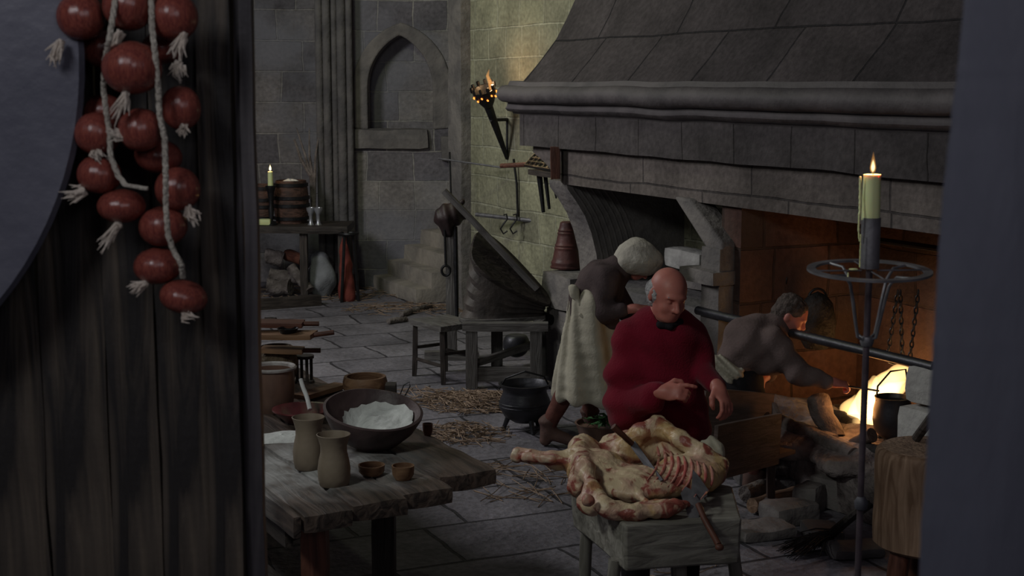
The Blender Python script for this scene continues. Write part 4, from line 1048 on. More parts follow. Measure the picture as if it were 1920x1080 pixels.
cd = thing('candle', 'short lit candle in the dark candlestick on the side table', 'candle', c+V((0, 0, h)))
m = MB(); m.lathe([(0, 0), (.032, 0), (.03, .16), (0, .16)], 16); obj('wax', m, m_wax, cd, T(c+V((0, 0, h))))
m = MB(); m.lathe([(0, 0), (.014, .02), (.012, .04), (0, .08)], 10); obj('flame', m, m_flamec, cd, T(c+V((0, 0, h+.165))))
bcl = c+V((0, 0, h+.2))
c = V((bp(494, .1), yb+.1, zt)); tag(obj('cheese', MB().rbox((-.07, -.06, 0), (.09, .06, .07), .04, .02, .01), m_wax, None, T(c)), 'small pale yellow lump on the left end of the side table', 'cheese')
# things under and beside the side table
for i, (p0, p1, rr, mt, lab) in enumerate((((538, 478, .5), (568, 490, .3), .07, m_redw, 'red-brown log end under the side table'), ((500, 480, .4), (530, 486, .4), .09, m_bark, 'dark log in the pile under the side table'),
        ((545, 500, .3), (580, 545, .1), .06, m_bark, 'log leaning out from under the side table'), ((505, 515, .4), (560, 520, .4), .08, m_bark, 'middle log of the pile under the side table'), ((500, 536, .3), (545, 538, .3), .09, m_bark, 'lowest log under the side table'))):
    a = P(p0[0], p0[1], yb+p0[2]); e = P(p1[0], p1[1], yb+p1[2]); a.z = max(a.z, .09); e.z = max(e.z, rr)
    tag(log('log', a, e, rr, mt, seed=i+30), lab, 'log', 'logs under the side table')
c = P(602, 540, yb+.35); c.z = 0
tag(sobj('sack', [E(c+V((0, 0, .22)), (.17, .15, .24)), E(c+V((0, 0, .45)), (.1, .1, .08))], m_sack, None, .015, .06, lambda p: .02*wn(p, 18), base=c), 'pale grey sack standing under the right end of the side table', 'sack')
c = P(650, 540, yb-.1); c.z = 0
t = thing('iron_trivet', 'tall black iron tripod beside the right end of the side table', 'tripod', c)
zr = P(650, 440, yb).z
for x0_, x1_, d in ((646, 640, 0), (662, 672, .1), (652, 655, .4)):
    a = P(x0_, 440, yb-.1+d*.3); e = P(x1_, 535, yb-.1+d); e.z = 0; rod('leg', [a, e], .018, m_iron, t)
m = MB(); m.tube([(.1*math.cos(k*math.pi/8), .1*math.sin(k*math.pi/8), 0) for k in range(17)], .018, 8, cap=False); obj('ring', m, m_iron, t, T(P(654, 438, yb-.05)))
tag(sobj('red_cloth', chain([P(645, 445, yb+.1), P(648, 500, yb+.05), V((P(650, 540, yb).x, yb+.02, .06))], [.05, .07, .1]), m_redcloth, None, .015, .03, lambda p: .01*wn(p, 25), base=P(650, 530, yb)), 'red rag hanging inside the black tripod', 'cloth')
# branches leaning on wall
t = thing('branch_bundle', 'tall bare forked branches leaning in the corner behind the keg', 'branches', P(590, 420, yb+.5))
root = P(588, 425, yb+.55)
for pts in ([(588, 425), (583, 330), (572, 290), (556, 240)], [(588, 425), (586, 330), (580, 290), (580, 240)], [(588, 425), (590, 330), (592, 290), (600, 240)], [(583, 330), (565, 300), (552, 262)]):
    rod('branch', [P(x, y, yb+.6+(425-y)*.0015) for x, y in pts], [.025, .02, .014, .006][:len(pts)], m_bark, t)
o = beam('wooden_kerb', G(440, 574, .06), G(600, 562, .06), .12, .12, m_darkw); tag(o, 'long low dark timber lying on the floor before the side table', 'timber')
a = G(495, 602, .04); e = G(518, 602, .04); tag(log('stick', a, e, .04, m_char, seed=77), 'short black billet on the floor by the door edge', 'stick')

# ================================================================== HEARTH
hx = 1632
fc = PW(1628, 800, .55)
def hp(x, y, w): return PW(x, y, w)
logs = [((1462, 790), (1600, 856), .0, .05, m_bark, 'long grey half-burnt log sloping down towards the flames'),
        ((1532, 748), (1562, 838), .12, .07, m_bark, 'upright grey log standing at the left of the fire'),
        ((1560, 800), (1600, 818), .4, .07, m_char, 'charred black log at the left edge of the flames'),
        ((1598, 856), (1636, 815), .12, .045, m_boxw, 'brown split log leaning into the fire'),
        ((1575, 842), (1700, 850), .1, .035, m_char, 'black log lying under the small cauldron'),
        ((1450, 830), (1560, 880), .06, .06, m_bark, 'grey log lying at the hearth front')]
for i, (p0, p1, w, r_, mt, lab) in enumerate(logs):
    a = hp(*p0, w); e = hp(*p1, w); a.z = max(a.z, .3+r_); e.z = max(e.z, .3+r_)
    tag(log('log', a, e, r_, mt, seed=i+50), lab, 'log', 'logs in the hearth')
# cauldron over the fire
c = hp(1672, 822, .35); s = c.y/F
t = thing('hearth_cauldron', 'black cauldron over the flames beside the pale support stones', 'cauldron', c)
r = 36*s; h = 82*s
m = MB(); m.lathe([(0, 0), (r*.6, .01), (r*.95, h*.2), (r*1.04, h*.45), (r*1.02, h*.7), (r*.92, h*.9), (r*.98, h), (r*.9, h), (r*.84, h*.9), (0, h*.7)], 40); obj('pot_body', m, m_pot, t, T(c))
rod('handle', [c+V((-r*.9, 0, h*.9)), c+V((-r*.85, 0, h*1.25)), c+V((-r*.2, 0, h*1.6)), c+V((r*.6, 0, h*1.65)), c+V((r*.9, 0, h*.9))], .006, m_iron, t)
for k in range(3):
    a = k*2.094+.5; rod('leg', [c+V((math.cos(a)*r*.6, math.sin(a)*r*.6, .03)), V((c.x+math.cos(a)*r*.8, c.y+math.sin(a)*r*.8, .3))], .012, m_pot, t)
# flames
fl = thing('hearth_fire', 'bright yellow flames burning between the logs and the cauldron', 'fire', fc)
def flame(pts, rs, w, mt=m_flameb):
    pp = [hp(x, y, w) for x, y in pts]; pr = []
    for i in range(len(pp)-1): pr.append(K(pp[i], pp[i+1], rs[i], rs[i+1]))
    return sobj('flame', pr, mt, fl, .009, .04, lambda p: .012*wn(p, 28))
flame([(1618, 815), (1622, 780), (1632, 745), (1640, 712)], [.1, .11, .08, .02], .5)
flame([(1600, 780), (1592, 765), (1604, 745)], [.05, .045, .015], .6)
flame([(1645, 800), (1648, 760), (1660, 725), (1690, 700), (1712, 694)], [.1, .1, .08, .05, .015], .7)
flame([(1640, 820), (1665, 740), (1700, 720)], [.08, .06, .03], .75)
flame([(1575, 845), (1590, 838)], [.03, .03], .35, m_flamec)
flame([(1605, 858), (1630, 848)], [.025, .02], .2, m_flamec)
emb = sobj('embers', [E(hp(1625, 842, .45), (.28, .25, .04)), E(hp(1600, 850, .3), (.2, .1, .03))], m_char, fl, .012, .03, lambda p: .015*wn(p, 40))
gl = sobj('glow', [E(hp(1618+q*9, 838+(q % 3)*4, .35+.1*(q % 2)), (.03, .03, .012)) for q in range(-3, 7)], m_ember, fl, .006, .005)
# ash heap
tag(sobj('ash_heap', [E(FP(3.7, .35, .3), (.8, .4, .09)), E(FP(3.2, .3, .3), (.35, .3, .16)), E(FP(4.3, .4, .3), (.6, .42, .1))], m_ash, None, .03, .1, lambda p: .03*wn(p, 14)+.012*wn(p, 40), base=FP(3.6, .1, .3)), 'heap of grey ash and rubble spread over the hearth', 'ash', kind='stuff')
# chains
def chain_obj(x, y0_, y1_, w, lab):
    a = PW(x[0], y0_, w); e = PW(x[1], y1_, w); n = int((a-e).length/.034); d = (e-a)/n
    t = thing('chain', lab, 'chain', a, 0, 'chains hanging in the fireplace'); m = MB()
    for i in range(n):
        cc = a+d*(i+.5)-a; vert = [(.011*math.cos(q*math.pi/5), .024*math.sin(q*math.pi/5)) for q in range(11)]
        if i % 2: m.tube([cc+V((u, 0, v)) for u, v in vert], .005, 5, cap=False)
        else: m.tube([cc+V((0, u, v)) for u, v in vert], .005, 5, cap=False)
    obj('links', m, m_iron, t, T(a))
    rod('hook', [e, e+V((.01, 0, -.04)), e+V((.04, 0, -.05)), e+V((.045, 0, -.02))], .007, m_iron, t)
chain_obj((1684, 1664), 545, 668, .75, 'left of the three iron chains hanging before the glowing fireback')
chain_obj((1688, 1692), 545, 670, .8, 'middle of the three iron chains before the fireback')
chain_obj((1722, 1706), 545, 672, .75, 'right iron chain, nearest the door post')
rod_ = rod('chain_bar', [FP(3.4, .78, 1.5), FP(6.0, .78, 1.5)], .02, m_iron); tag(rod_, 'dark iron bar from which the chains hang in the fireplace', 'bar')
chain_obj((1475, 1470), 520, 555, .5, 'short chain hanging above the dark kettle behind the crouching person')
c = hp(1530, 655, .55); s = c.y/F
t = thing('hanging_kettle', 'big dark kettle hanging on the fireplace wall behind the crouching person', 'kettle', c)
m = MB(); r = 36*s; h = 112*s; m.lathe([(0, 0), (r*.6, .01), (r*.95, h*.22), (r, h*.5), (r*.8, h*.8), (r*.5, h*.92), (0, h)], 32); obj('kettle_body', m, m_char, t, T(c))
m = MB(); m.tube([(r*.5*math.cos(k*math.pi/10), 0, h*.85+r*.6*math.sin(k*math.pi/10)) for k in range(11)], .008, 8); obj('bail', m, m_iron, t, T(c))
# rubble and kerb stones in front of the hearth
for i, (x, y, sx, sy, sz, mt, lab) in enumerate(((1400, 905, .16, .3, .15, m_stone_d, 'dark kerb stone behind the butcher block'), (1480, 978, .3, .22, .12, m_stone, 'flat pale stone slab on the floor below the hearth'),
        (1580, 945, .36, .26, .2, m_stone, 'large squared kerb stone left of the stump'), (1440, 960, .14, .12, .09, m_stone, 'small broken stone beside the flat slab'),
        (1540, 1010, .26, .2, .08, m_stone_d, 'low dark stone near the lower frame edge'), (1500, 905, .3, .2, .18, m_stone_d, 'dark squared stone at the foot of the hearth'))):
    c = G(x, y, 0); tag(obj('floor_stone', MB().rbox((-sx/2, -sy/2, 0), (sx/2, sy/2, sz), .05, .03, .015, 8., seed=i), mt, None, T(c) @ Matrix.Rotation(.4*i, 4, 'Z')), lab, 'stone', 'stones before the hearth')
for i, (p0, p1, r_, lab) in enumerate((((1395, 925), (1470, 905), .05, 'brown log lying on the floor right of the block'), ((1410, 948), (1490, 925), .045, 'reddish split log on the floor before the hearth'), ((1390, 888), (1440, 868), .05, 'log half under the plank trough'))):
    a = G(*p0, r_+.01); e = G(*p1, r_+.01); tag(log('firewood', a, e, r_, m_stumpw if i == 1 else m_bark, seed=i+90), lab, 'firewood', 'firewood before the hearth')
a = P(1625, 945, 6.9); e = G(1560, 1000, .07)
t = thing('besom_broom', 'black twig broom lying aslant on the floor behind the candle stand', 'broom', (e.x, e.y, 0))
rod('handle', [a, e], [.022, .026], m_char, t); rod('handle', [a+V((.03, .04, -.02)), e+V((.02, .03, 0))], .014, m_iron, t)
m = MB(); d = G(1492, 1030, .03)-e
for k in range(70):
    q = e+V((random.gauss(0, .015), random.gauss(0, .015), random.gauss(0, .012))); f_ = e+d*random.uniform(.75, 1.15)+V((random.gauss(0, .05), random.gauss(0, .06), random.uniform(-.02, .03)))
    f_.z = max(f_.z, .008); m.tube([q-e, (q+f_)/2-e+V((0, 0, .015)), f_-e], [.005, .004, .002], 5)
obj('twigs', m, m_char, t, T(e))
# more broken masonry and split wood in front of the hearth
for i, (x, y, sx, sy, sz, a, mt, lab) in enumerate(((1430, 1005, .34, .22, .07, .3, m_stone, 'low reddish slab right of the butcher block'), (1520, 955, .2, .16, .16, .9, m_stone, 'rough upright stone between slab and kerb stone'), (1465, 925, .22, .12, .1, -.4, m_stone_d, 'tilted dark stone under the end of the trough'), (1600, 1040, .3, .2, .06, .2, m_stone_d, 'flat dark stone beside the candle stand pole'))):
    c = G(x, y, 0); tag(obj('floor_stone', MB().rbox((-sx/2, -sy/2, 0), (sx/2, sy/2, sz), .04, .025, .014, 9., seed=i+30), mt, None, T(c) @ Matrix.Rotation(a, 4, 'Z')), lab, 'stone', 'stones before the hearth')
tag(sobj('linen_cloth', [K(P(1326, 828, 6.15), P(1348, 838, 6.1), .02, .026), K(P(1338, 830, 6.15), P(1343, 852, 6.1), .026, .03)], m_linen, None, .005, .02, lambda p: .008*np.sin(p[:, 0]*90+p[:, 2]*60)+.004*wn(p, 60), base=P(1335, 850, 6.1)), 'crumpled pale cloth behind the right end of the meat', 'cloth')
# plank trough
tb = thing('plank_trough', 'open box of pale brown boards beside the crouching person', 'box', G(1400, 900, 0))
a = P(1352, 868, 7.55); bq = P(1460, 805, 8.0)
beam('side_board', P(1340, 850, 7.5), P(1460, 822, 8.05), .03, .3, m_boxw, tb)
beam('side_board', P(1330, 800, 8.0)+V((0, .35, 0)), P(1450, 790, 8.5)+V((0, .1, 0)), .03, .3, m_boxw, tb)
beam('end_board', P(1459, 822, 8.05), P(1450, 800, 8.5), .03, .3, m_boxw, tb)
beam('base_board', P(1345, 885, 7.6)+V((0, .2, .0)), P(1455, 855, 8.1)+V((0, .2, .0)), .35, .03, m_boxw, tb)
for x, y, Y in ((1350, 900, 7.6), (1452, 880, 8.1)):
    a = P(x, y, Y); beam('foot', V((a.x, a.y+.1, 0)), V((a.x, a.y+.1, a.z+.05)), .05, .05, m_boxw, tb)
# bowl of greens
c = G(1130, 826, 0); zc = .13
t = thing('greens_tub', 'round tub of green leaves on the floor left of the red sweater', 'tub', (c.x, c.y, 0))
m = MB(); m.lathe([(0, 0), (.15, 0), (.19, zc*.9), (.2, zc), (.185, zc), (.17, zc*.8), (0, zc*.7)], 32); obj('tub', m, m_crock, t, T((c.x, c.y, 0)))
m = MB()
for i in range(60):
    a = random.uniform(0, 6.28); rr = random.random()*.15; p_ = V((rr*math.cos(a), rr*math.sin(a), zc*.9+random.uniform(0, .06)))
    w = random.uniform(.015, .03); d = V((random.gauss(0, 1), random.gauss(0, 1), random.gauss(0, .5))).normalized(); n_ = d.cross(V((0, 0, 1))).normalized()
    m.add([p_-d*w*1.5, p_+n_*w*.7+V((0, 0, .01)), p_+d*w*1.5, p_-n_*w*.7+V((0, 0, .004))], [(0, 1, 2), (0, 2, 3)])
lf = obj('leaves', m, m_green, t, T((c.x, c.y, 0))); lf['kind'] = 'stuff'

# ================================================================== STUMP ON LEGS, POKER
c0 = G(1741, 838, .98); Sx = thing('chopping_stump', 'upright section of tree trunk on legs beside the right door post', 'chopping block', (c0.x, c0.y, 0))
R_ = .215
m = MB(); vs = []; n = 48; prof = [(0.0, .43), (R_*.5, .43), (R_*.9, .428), (R_*.97, .42), (R_, .40)]+[(R_*(1+.01*math.sin(i)), .40-.385*i/10) for i in range(1, 11)]+[(R_*.9, 0), (0, 0)]
Mst = Matrix(((0, 0, 1, c0.x), (0, 1, 0, c0.y), (1, 0, 0, .55), (0, 0, 0, 1)))
for r_, z in prof:
    for k in range(n):
        a = 2*math.pi*k/n; q = r_*(1+.035*mn.noise(V((math.cos(a)*2, math.sin(a)*2, z*1.5)))+.012*mn.noise(V((math.cos(a)*9, math.sin(a)*9, z*4))))
        vs.append((z, q*math.sin(a), q*math.cos(a)))
fs = [(i*n+k, i*n+(k+1) % n, (i+1)*n+(k+1) % n, (i+1)*n+k) for i in range(len(prof)-1) for k in range(n)]
m.add(vs, fs); obj('trunk', m, m_stumpw, Sx, Mst)
m = MB(); m.lathe([(0, 0), (.09, .001), (.185, 0), (.192, -.006)], 40, wob=.03); obj('cut_face', m, m_cut, Sx, T((c0.x, c0.y, .982)), label='paler hacked top face')
for a in (3.6, 4.6, 5.6, 1.5): log('leg', V((c0.x+.13*math.cos(a), c0.y+.13*math.sin(a), .57)), V((c0.x+.17*math.cos(a), c0.y+.17*math.sin(a), 0)), .045, m_redw, Sx, seed=int(a*3))
o = rod('hatchet_handle', [P(1718, 822, 6.0), P(1745, 785, 5.9), P(1775, 748, 5.8)], .02, m_darkw)
tag(o, 'dark wooden tool handle sticking up from the chopping stump', 'handle')

# ================================================================== CANDLE STAND
CY = 3.6
c = P(1630, 507, CY); s = CY/F; cx = c.x
t = thing('candle_stand', 'tall wrought-iron candle stand with a wide ring in the right foreground', 'candle stand', (cx, CY, 0))
Mr = T(c) @ Matrix.Rotation(.05, 4, 'X')
R_ = 108*s
m = MB(); m.lathe([(R_-.011, -.003), (R_+.011, -.003), (R_+.011, .003), (R_-.011, .003), (R_-.011, -.003)], 72); rg = obj('ring', m, m_steel, t, Mr)
for k in range(4):
    a = k*math.pi/2+.6; ca, sa = math.cos(a), math.sin(a)
    pts = [V((ca*R_, sa*R_, 0)), V((ca*R_*.62, sa*R_*.62, -.004)), V((ca*R_*.46, sa*R_*.46, -.03)), V((ca*R_*.38, sa*R_*.38, -.07)), V((ca*R_*.3, sa*R_*.3, -.12)), V((ca*R_*.22, sa*R_*.22, -.168)), V((ca*.012, sa*.012, -.178)), V((0, 0, -.18))]
    m = MB(); m.tube(pts, .004, 8); obj('arm', m, m_steel, t, Mr)
for k in range(4):
    a = k*math.pi/2+.05; m = MB(); m.tube([(math.cos(a)*.02, math.sin(a)*.02, 0), (math.cos(a)*R_, math.sin(a)*R_, 0)], .0022, 6); obj('spoke', m, m_steel, rg, Mr)
zb = P(1629, 640, CY).z
rod('pole', [(cx, CY, c.z), (cx-.001, CY, zb), (cx-.002, CY, 1.4), (cx-.002, CY, .05)], .0085, m_pole, t, n=14)
m = MB(); m.lathe([(0, -.015), (.014, -.012), (.018, 0), (.014, .012), (0, .015)], 20); obj('collar', m, m_steel, t, T((cx, CY, zb)))
m = MB(); m.lathe([(0, -.02), (.016, -.012), (.018, .006), (.01, .02), (0, .022)], 20); obj('knuckle', m, m_blade, t, T((cx, CY, P(1617, 945, CY).z)))
tw = MB(); tw.lathe([(0, 0), (.024, 0), (.024, (505-409)*s), (.02, (505-409)*s), (.02, .02), (0, .02)], 28); obj('socket_tube', tw, m_steel, t, T((cx, CY, P(1630, 503, CY).z)))
for k in range(3):
    a = k*2.094+.4; rod('foot', [V((cx, CY, .12)), V((cx+.12*math.cos(a), CY+.12*math.sin(a), .08)), V((cx+.24*math.cos(a), CY+.24*math.sin(a), .01))], .01, m_steel, t)
zc = P(1630, 411, CY).z; zt_ = P(1630, 327, CY).z; hc = zt_-zc
cd = thing('candle', 'thick greenish-yellow tallow candle burning on the tall iron stand', 'candle', (cx-.001, CY, zc))
m = MB(); m.lathe([(0, -.01), (.0225, -.005), (.023, 0), (.0225, hc*.5), (.0215, hc), (.016, hc-.004), (0, hc-.006)], 32, wob=.03); obj('wax', m, m_wax, cd, T((cx-.001, CY, zc)))
pr = chain([P(1613, 332, CY-.01), P(1613, 370, CY-.01), P(1612, 402, CY-.015)], [.003, .0035, .003])+chain([P(1611, 402, CY-.015), P(1610, 430, CY-.014), P(1611, 452, CY-.013)], [.0028, .0026, .002])+chain([P(1614, 440, CY-.02), P(1613, 470, CY-.02), P(1612, 500, CY-.02)], [.002, .0018, .0022])+[E(P(1600, 505, CY-.02), (.012, .008, .003)), E(P(1590, 520, CY-.02), (.0025, .0025, .014))]
sobj('wax_drip', pr, m_wax, cd, .0016, .003, lambda p: .0006*wn(p, 500))
rod('wick', [V((cx, CY, zt_-.006)), V((cx+.001, CY, zt_+.006))], .0012, m_char, cd)
m = MB(); m.lathe([(.001, .004), (.0065, .012), (.008, .02), (.0065, .031), (.0035, .046), (.0008, .06)], 20); obj('flame', m, m_flame, cd, T((cx, CY, zt_-.004)))
m = MB(); m.lathe([(.0005, .008), (.0045, .016), (.005, .024), (.003, .034), (.0005, .042)], 16); obj('flame_core', m, m_flamec, cd, T((cx, CY, zt_-.004)))
cfl = V((cx, CY, zt_+.03))
# ================================================================== PEOPLE
def head_prims(c, R, s=1.):
    """head centred at c; local -Y is the face direction, Z up"""
    Rm = Matrix(R.tolist()); W = lambda x, y, z: c+Rm @ V((x*s, y*s, z*s))
    e = lambda x, y, z, a, b_, d, **k: E(W(x, y, z), (a*s, b_*s, d*s), R, **k)
    pr = [e(0, .012, .03, .077, .098, .088), e(0, -.02, -.035, .062, .07, .078), e(0, -.055, -.082, .034, .032, .026, k=.03),
          e(-.033, -.062, -.032, .022, .02, .02, k=.02), e(.033, -.062, -.032, .022, .02, .02, k=.02),
          e(0, -.078, .022, .05, .016, .011, k=.018), e(-.03, -.083, .004, .017, .014, .012, op=-1, k=.014), e(.03, -.083, .004, .017, .014, .012, op=-1, k=.014),
          e(-.03, -.07, .002, .013, .012, .011, k=.004), e(.03, -.07, .002, .013, .012, .011, k=.004),
          K(W(0, -.084, .012), W(0, -.107, -.028), .008*s, .013*s, k=.01), e(-.013, -.094, -.032, .009, .01, .008, k=.008), e(.013, -.094, -.032, .009, .01, .008, k=.008),
          e(0, -.083, -.055, .025, .013, .008, k=.01), e(0, -.094, -.061, .022, .008, .0022, op=-1, k=.005), e(0, -.08, -.068, .02, .013, .008, k=.01),
          e(-.08, .012, -.005, .01, .02, .032, k=.008), e(.08, .012, -.005, .01, .02, .032, k=.008)]
    return pr
def hand_prims(wrist, R, curl=1.0, s=1., side=1, point=False):
    """hand: local X along the fingers, Y across (index at +Y*side), Z back of the hand"""
    Rm = Matrix(R.tolist()); W = lambda x, y, z: wrist+Rm @ V((x*s, y*s*side, z*s))
    pr = [E(W(.045, 0, 0), (.05*s, .042*s, .016*s), R, k=.015), K(W(-.02, 0, 0), W(.02, 0, 0), .026*s, .027*s, k=.02)]
    for i, (y, l) in enumerate(((.03, .072), (.01, .08), (-.01, .074), (-.029, .058))):
        cu = curl*(.35 if point and i == 0 else 1)
        a0 = .25*cu; p = [(.08, y, 0)]; ang = 0
        for seg, (fr, da) in enumerate(((.45, .9), (.32, 1.1), (.23, .8))):
            ang += da*cu; q = p[-1]; p.append((q[0]+l*fr*math.cos(ang), y, q[2]-l*fr*math.sin(ang)))
        P_ = [W(*q) for q in p]; pr += chain(P_, [.0105*s, .0095*s, .009*s, .008*s], k=.004)
    p = [(.015, .03, -.006), (.045, .055, -.016), (.068, .055, -.03), (.08, .042, -.042)]
    pr += chain([W(*q) for q in p], [.014*s, .012*s, .011*s, .009*s], k=.008)
    return pr
def basis(x, z):
    x = V(x).normalized(); z = V(z); z = (z-x*z.dot(x)).normalized(); y = z.cross(x)
    return np.array(((x.x, y.x, z.x), (x.y, y.y, z.y), (x.z, y.z, z.z)))

# ---- person in the crimson sweater (standing behind the block)
RY = 6.35
def A(x, y, d=0.): return P(x, y, RY+d)
foot_c = V((A(1245, 700).x, RY, 0))
pm = thing('person', 'person in a loose crimson sweater standing behind the butcher block, bald with grey sides', 'person', foot_c)
hR = rotm(0, 0, 0) @ rotm(rz=.38) @ rotm(rx=.34) @ rotm(ry=.08)
hc = A(1253, 553, -.03)
neck = A(1243, 600, .05); chest = A(1240, 660, .05); pelv = V((foot_c.x, RY+.05, .95))
shL = A(1182, 632, .05); shR = A(1300, 632, .08)
elL = A(1175, 742, -.02); elR = A(1328, 715, -.0)
wrL = A(1242, 735, -.26); wrR = A(1347, 728, -.3)
body = head_prims(hc, hR)
body += [K(neck-V((0, 0, .05)), A(1249, 580, .0), .06, .055, k=.03), E(chest, (.17, .11, .22)), E(pelv+V((0, 0, .12)), (.16, .12, .2)), E(pelv, (.17, .13, .13))]
for sh, el, wr in ((shL, elL, wrL), (shR, elR, wrR)):
    body += [K(neck-V((0, 0, .08)), sh, .06, .06), K(sh, el, .052, .04, k=.02), K(el, wr, .038, .026, k=.02)]
for sx in (-1, 1):
    hip = pelv+V((sx*.09, 0, -.02)); kn_ = V((foot_c.x+sx*.11, RY-.02, .5)); an = V((foot_c.x+sx*.12, RY+.05, .09))
    body += [K(hip, kn_, .088, .058), K(kn_, an, .055, .036), K(an, an+V((sx*.02, -.15, -.045)), .038, .032), K(an, an+V((0, .03, -.045)), .035, .036)]
RL = basis((.75, -.45, .12), (-.1, -.85, .5)); RR = basis((.3, -.55, -.62), (.6, -.6, .35))
body += hand_prims(wrL, RL, .85, 1.0, 1, point=True)+hand_prims(wrR, RR, .55, 1.0, -1)
body_o = sobj('body', body, m_skin, pm, .0055, .03)
Rm = Matrix(hR.tolist())
def hw(x, y, z): return hc+Rm @ V((x, y, z))
hair = [E(hw(0, .03, .0), (.09, .093, .064), hR), E(hw(0, .06, -.05), (.06, .05, .045), hR), E(hw(0, -.1, .03), (.12, .1, .12), hR, op=-1, k=.01), E(hw(0, .0, .1), (.07, .12, .075), hR, op=-1, k=.01)]
sobj('hair', hair, m_hair, pm, .004, .01, lambda p: .003*wn(p, 260)+.002*wn(p, 90))
br = [K(hw(s_*.012, -.088, .022), hw(s_*.045, -.078, .026), .005, .004) for s_ in (-1, 1)]
sobj('eyebrows', br, m_hair, pm, .0025, .003)
for s_ in (-1, 1):
    sobj('eye', [E(hw(s_*.03, -.0745, .002), (.0105, .0095, .008), hR)], m_white, pm, .0018, .002) if False else None
# sweater
sw = [E(A(1240, 640, .05), (.185, .14, .17)), E(A(1240, 715, .05), (.205, .155, .22)), E(A(1240, 790, .04), (.215, .165, .2)), E(pelv+V((0, 0, -.02)), (.215, .17, .16)), E(A(1242, 612, .06), (.115, .1, .06))]
sw += [K(A(1222, 618, .06), shL, .065, .068, k=.05), K(A(1262, 618, .06), shR, .065, .064, k=.05)]
sw += [K(shL, A(1174, 700, .0), .068, .086, k=.04), K(A(1174, 700, .0), A(1178, 758, -.05), .086, .09, k=.04), K(A(1178, 758, -.05), A(1222, 748, -.2), .085, .062, k=.03), K(A(1222, 748, -.2), A(1238, 737, -.235), .05, .042, k=.02),
       K(A(1165, 760, 0), A(1185, 800, 0), .08, .06, k=.05)]
sw += [K(shR, A(1317, 690, .02), .064, .064, k=.04), K(A(1317, 690, .02), A(1343, 722, -.2), .06, .045, k=.03)]
sw += [E(A(1246, 598, .0), (.062, .07, .05), op=-1, k=.01)]
def swarp(p):
    z = p[:, 2]; x = p[:, 0]; y = p[:, 1]
    return .004*np.sin(x*30+5*np.sin(z*9)+z*14)+.005*wn(p, 15)+.0065*np.sin(z*42+5*np.sin(x*7+1)+2*np.sin(z*6))*np.clip((1.45-z)*4, 0, 1)
sobj('sweater', sw, m_redwool, pm, .008, .05, swarp, label='loose crimson wool sweater')
sobj('collar', chain([A(1222, 592, .04), A(1226, 601, -.02), A(1238, 610, -.07), A(1257, 613, -.08), A(1275, 604, -.04), A(1280, 594, .03)], [.0135]*6), m_black, pm, .005, .012, label='dark shirt collar')
tr = []
for sx in (-1, 1):
    hip = pelv+V((sx*.09, 0, 0)); kn_ = V((foot_c.x+sx*.11, RY-.02, .5)); an = V((foot_c.x+sx*.12, RY+.05, .1))
    tr += [K(hip, kn_, .11, .08), K(kn_, an, .078, .06)]
sobj('trousers', tr, m_black, pm, .012, .03, lambda p: .006*wn(p, 30))
for sx in (-1, 1):
    an = V((foot_c.x+sx*.12, RY+.05, .09)); sobj('boot', [K(an, an+V((sx*.02, -.16, -.045)), .05, .04), K(an+V((0, 0, .04)), an+V((0, .03, -.045)), .05, .045), B(an+V((0, 0, -.25)), (.3, .4, .165), op=-1, k=0)], m_boot, pm, .008)

# ---- person in apron, bent over to the right
AY = 9.75
def A2(x, y, d=0.): return P(x, y, AY+d)
f1 = G(1022, 843, 0); f1y = f1.y
pa = thing('person', 'person in a linen cap and long pale apron bending over by the fireplace', 'person', (A2(1075, 800).x, AY, 0))
hR2 = rotm(rz=1.15) @ rotm(rx=.95)
hc2 = A2(1200, 492, .0)
pelv2 = A2(1090, 615, 0); ch2 = A2(1125, 535, 0); nk2 = A2(1165, 505, 0)
body = head_prims(hc2, hR2)+[K(nk2, hc2, .055, .055), E(ch2, (.11, .14, .12)), K(pelv2, ch2, .1, .1), E(pelv2, (.1, .14, .11))]
ank1 = V((A2(1028, 815).x, AY-.0, .1)); kn1 = A2(1060, 735, -.05)
ank2 = V((A2(1110, 815).x, AY+.3, .1)); kn2 = A2(1110, 730, .2)
for hip, k_, an in ((pelv2+V((.03, -.07, 0)), kn1, ank1), (pelv2+V((.03, .1, 0)), kn2, ank2)):
    body += [K(hip, k_, .08, .055), K(k_, an, .05, .036), K(an, an+V((.15, -.04, -.05)), .034, .026)]
sh1 = A2(1140, 520, -.17); sh2 = A2(1140, 520, .17)
el1 = A2(1130, 590, -.22); wr1 = A2(1190, 578, -.28); el2 = A2(1180, 590, .2); wr2 = A2(1215, 590, .1)
body += [K(nk2, sh1, .045, .045), K(nk2, sh2, .045, .045), K(sh1, el1, .05, .04), K(el1, wr1, .038, .028), K(sh2, el2, .05, .04), K(el2, wr2, .038, .028)]
body += hand_prims(wr1, basis((1, -.1, 0), (0, -.4, 1)), .7)+hand_prims(wr2, basis((1, -.2, -.2), (0, -.2, 1)), .7, side=-1)
sobj('body', body, m_skin, pa, .009, .03)
tu = [E(A2(1128, 530, 0), (.16, .2, .16), rotm(0, .6, 0)), K(A2(1094, 580, 0), A2(1120, 545, 0), .11, .155), K(A2(1105, 560, 0), A2(1160, 505, 0), .14, .1), E(A2(1098, 590, 0), (.1, .15, .06)),
      K(sh1, A2(1128, 585, -.2), .085, .08, k=.04), K(A2(1128, 585, -.2), A2(1165, 582, -.26), .075, .055, k=.03), K(sh2, A2(1175, 585, .2), .08, .07), K(A2(1125, 580, -.1), A2(1140, 600, -.1), .09, .08)]
sobj('tunic', tu, m_brown, pa, .01, .05, lambda p: .007*wn(p, 20)+.004*np.sin(p[:, 0]*40+p[:, 2]*30), label='dark brown tunic')
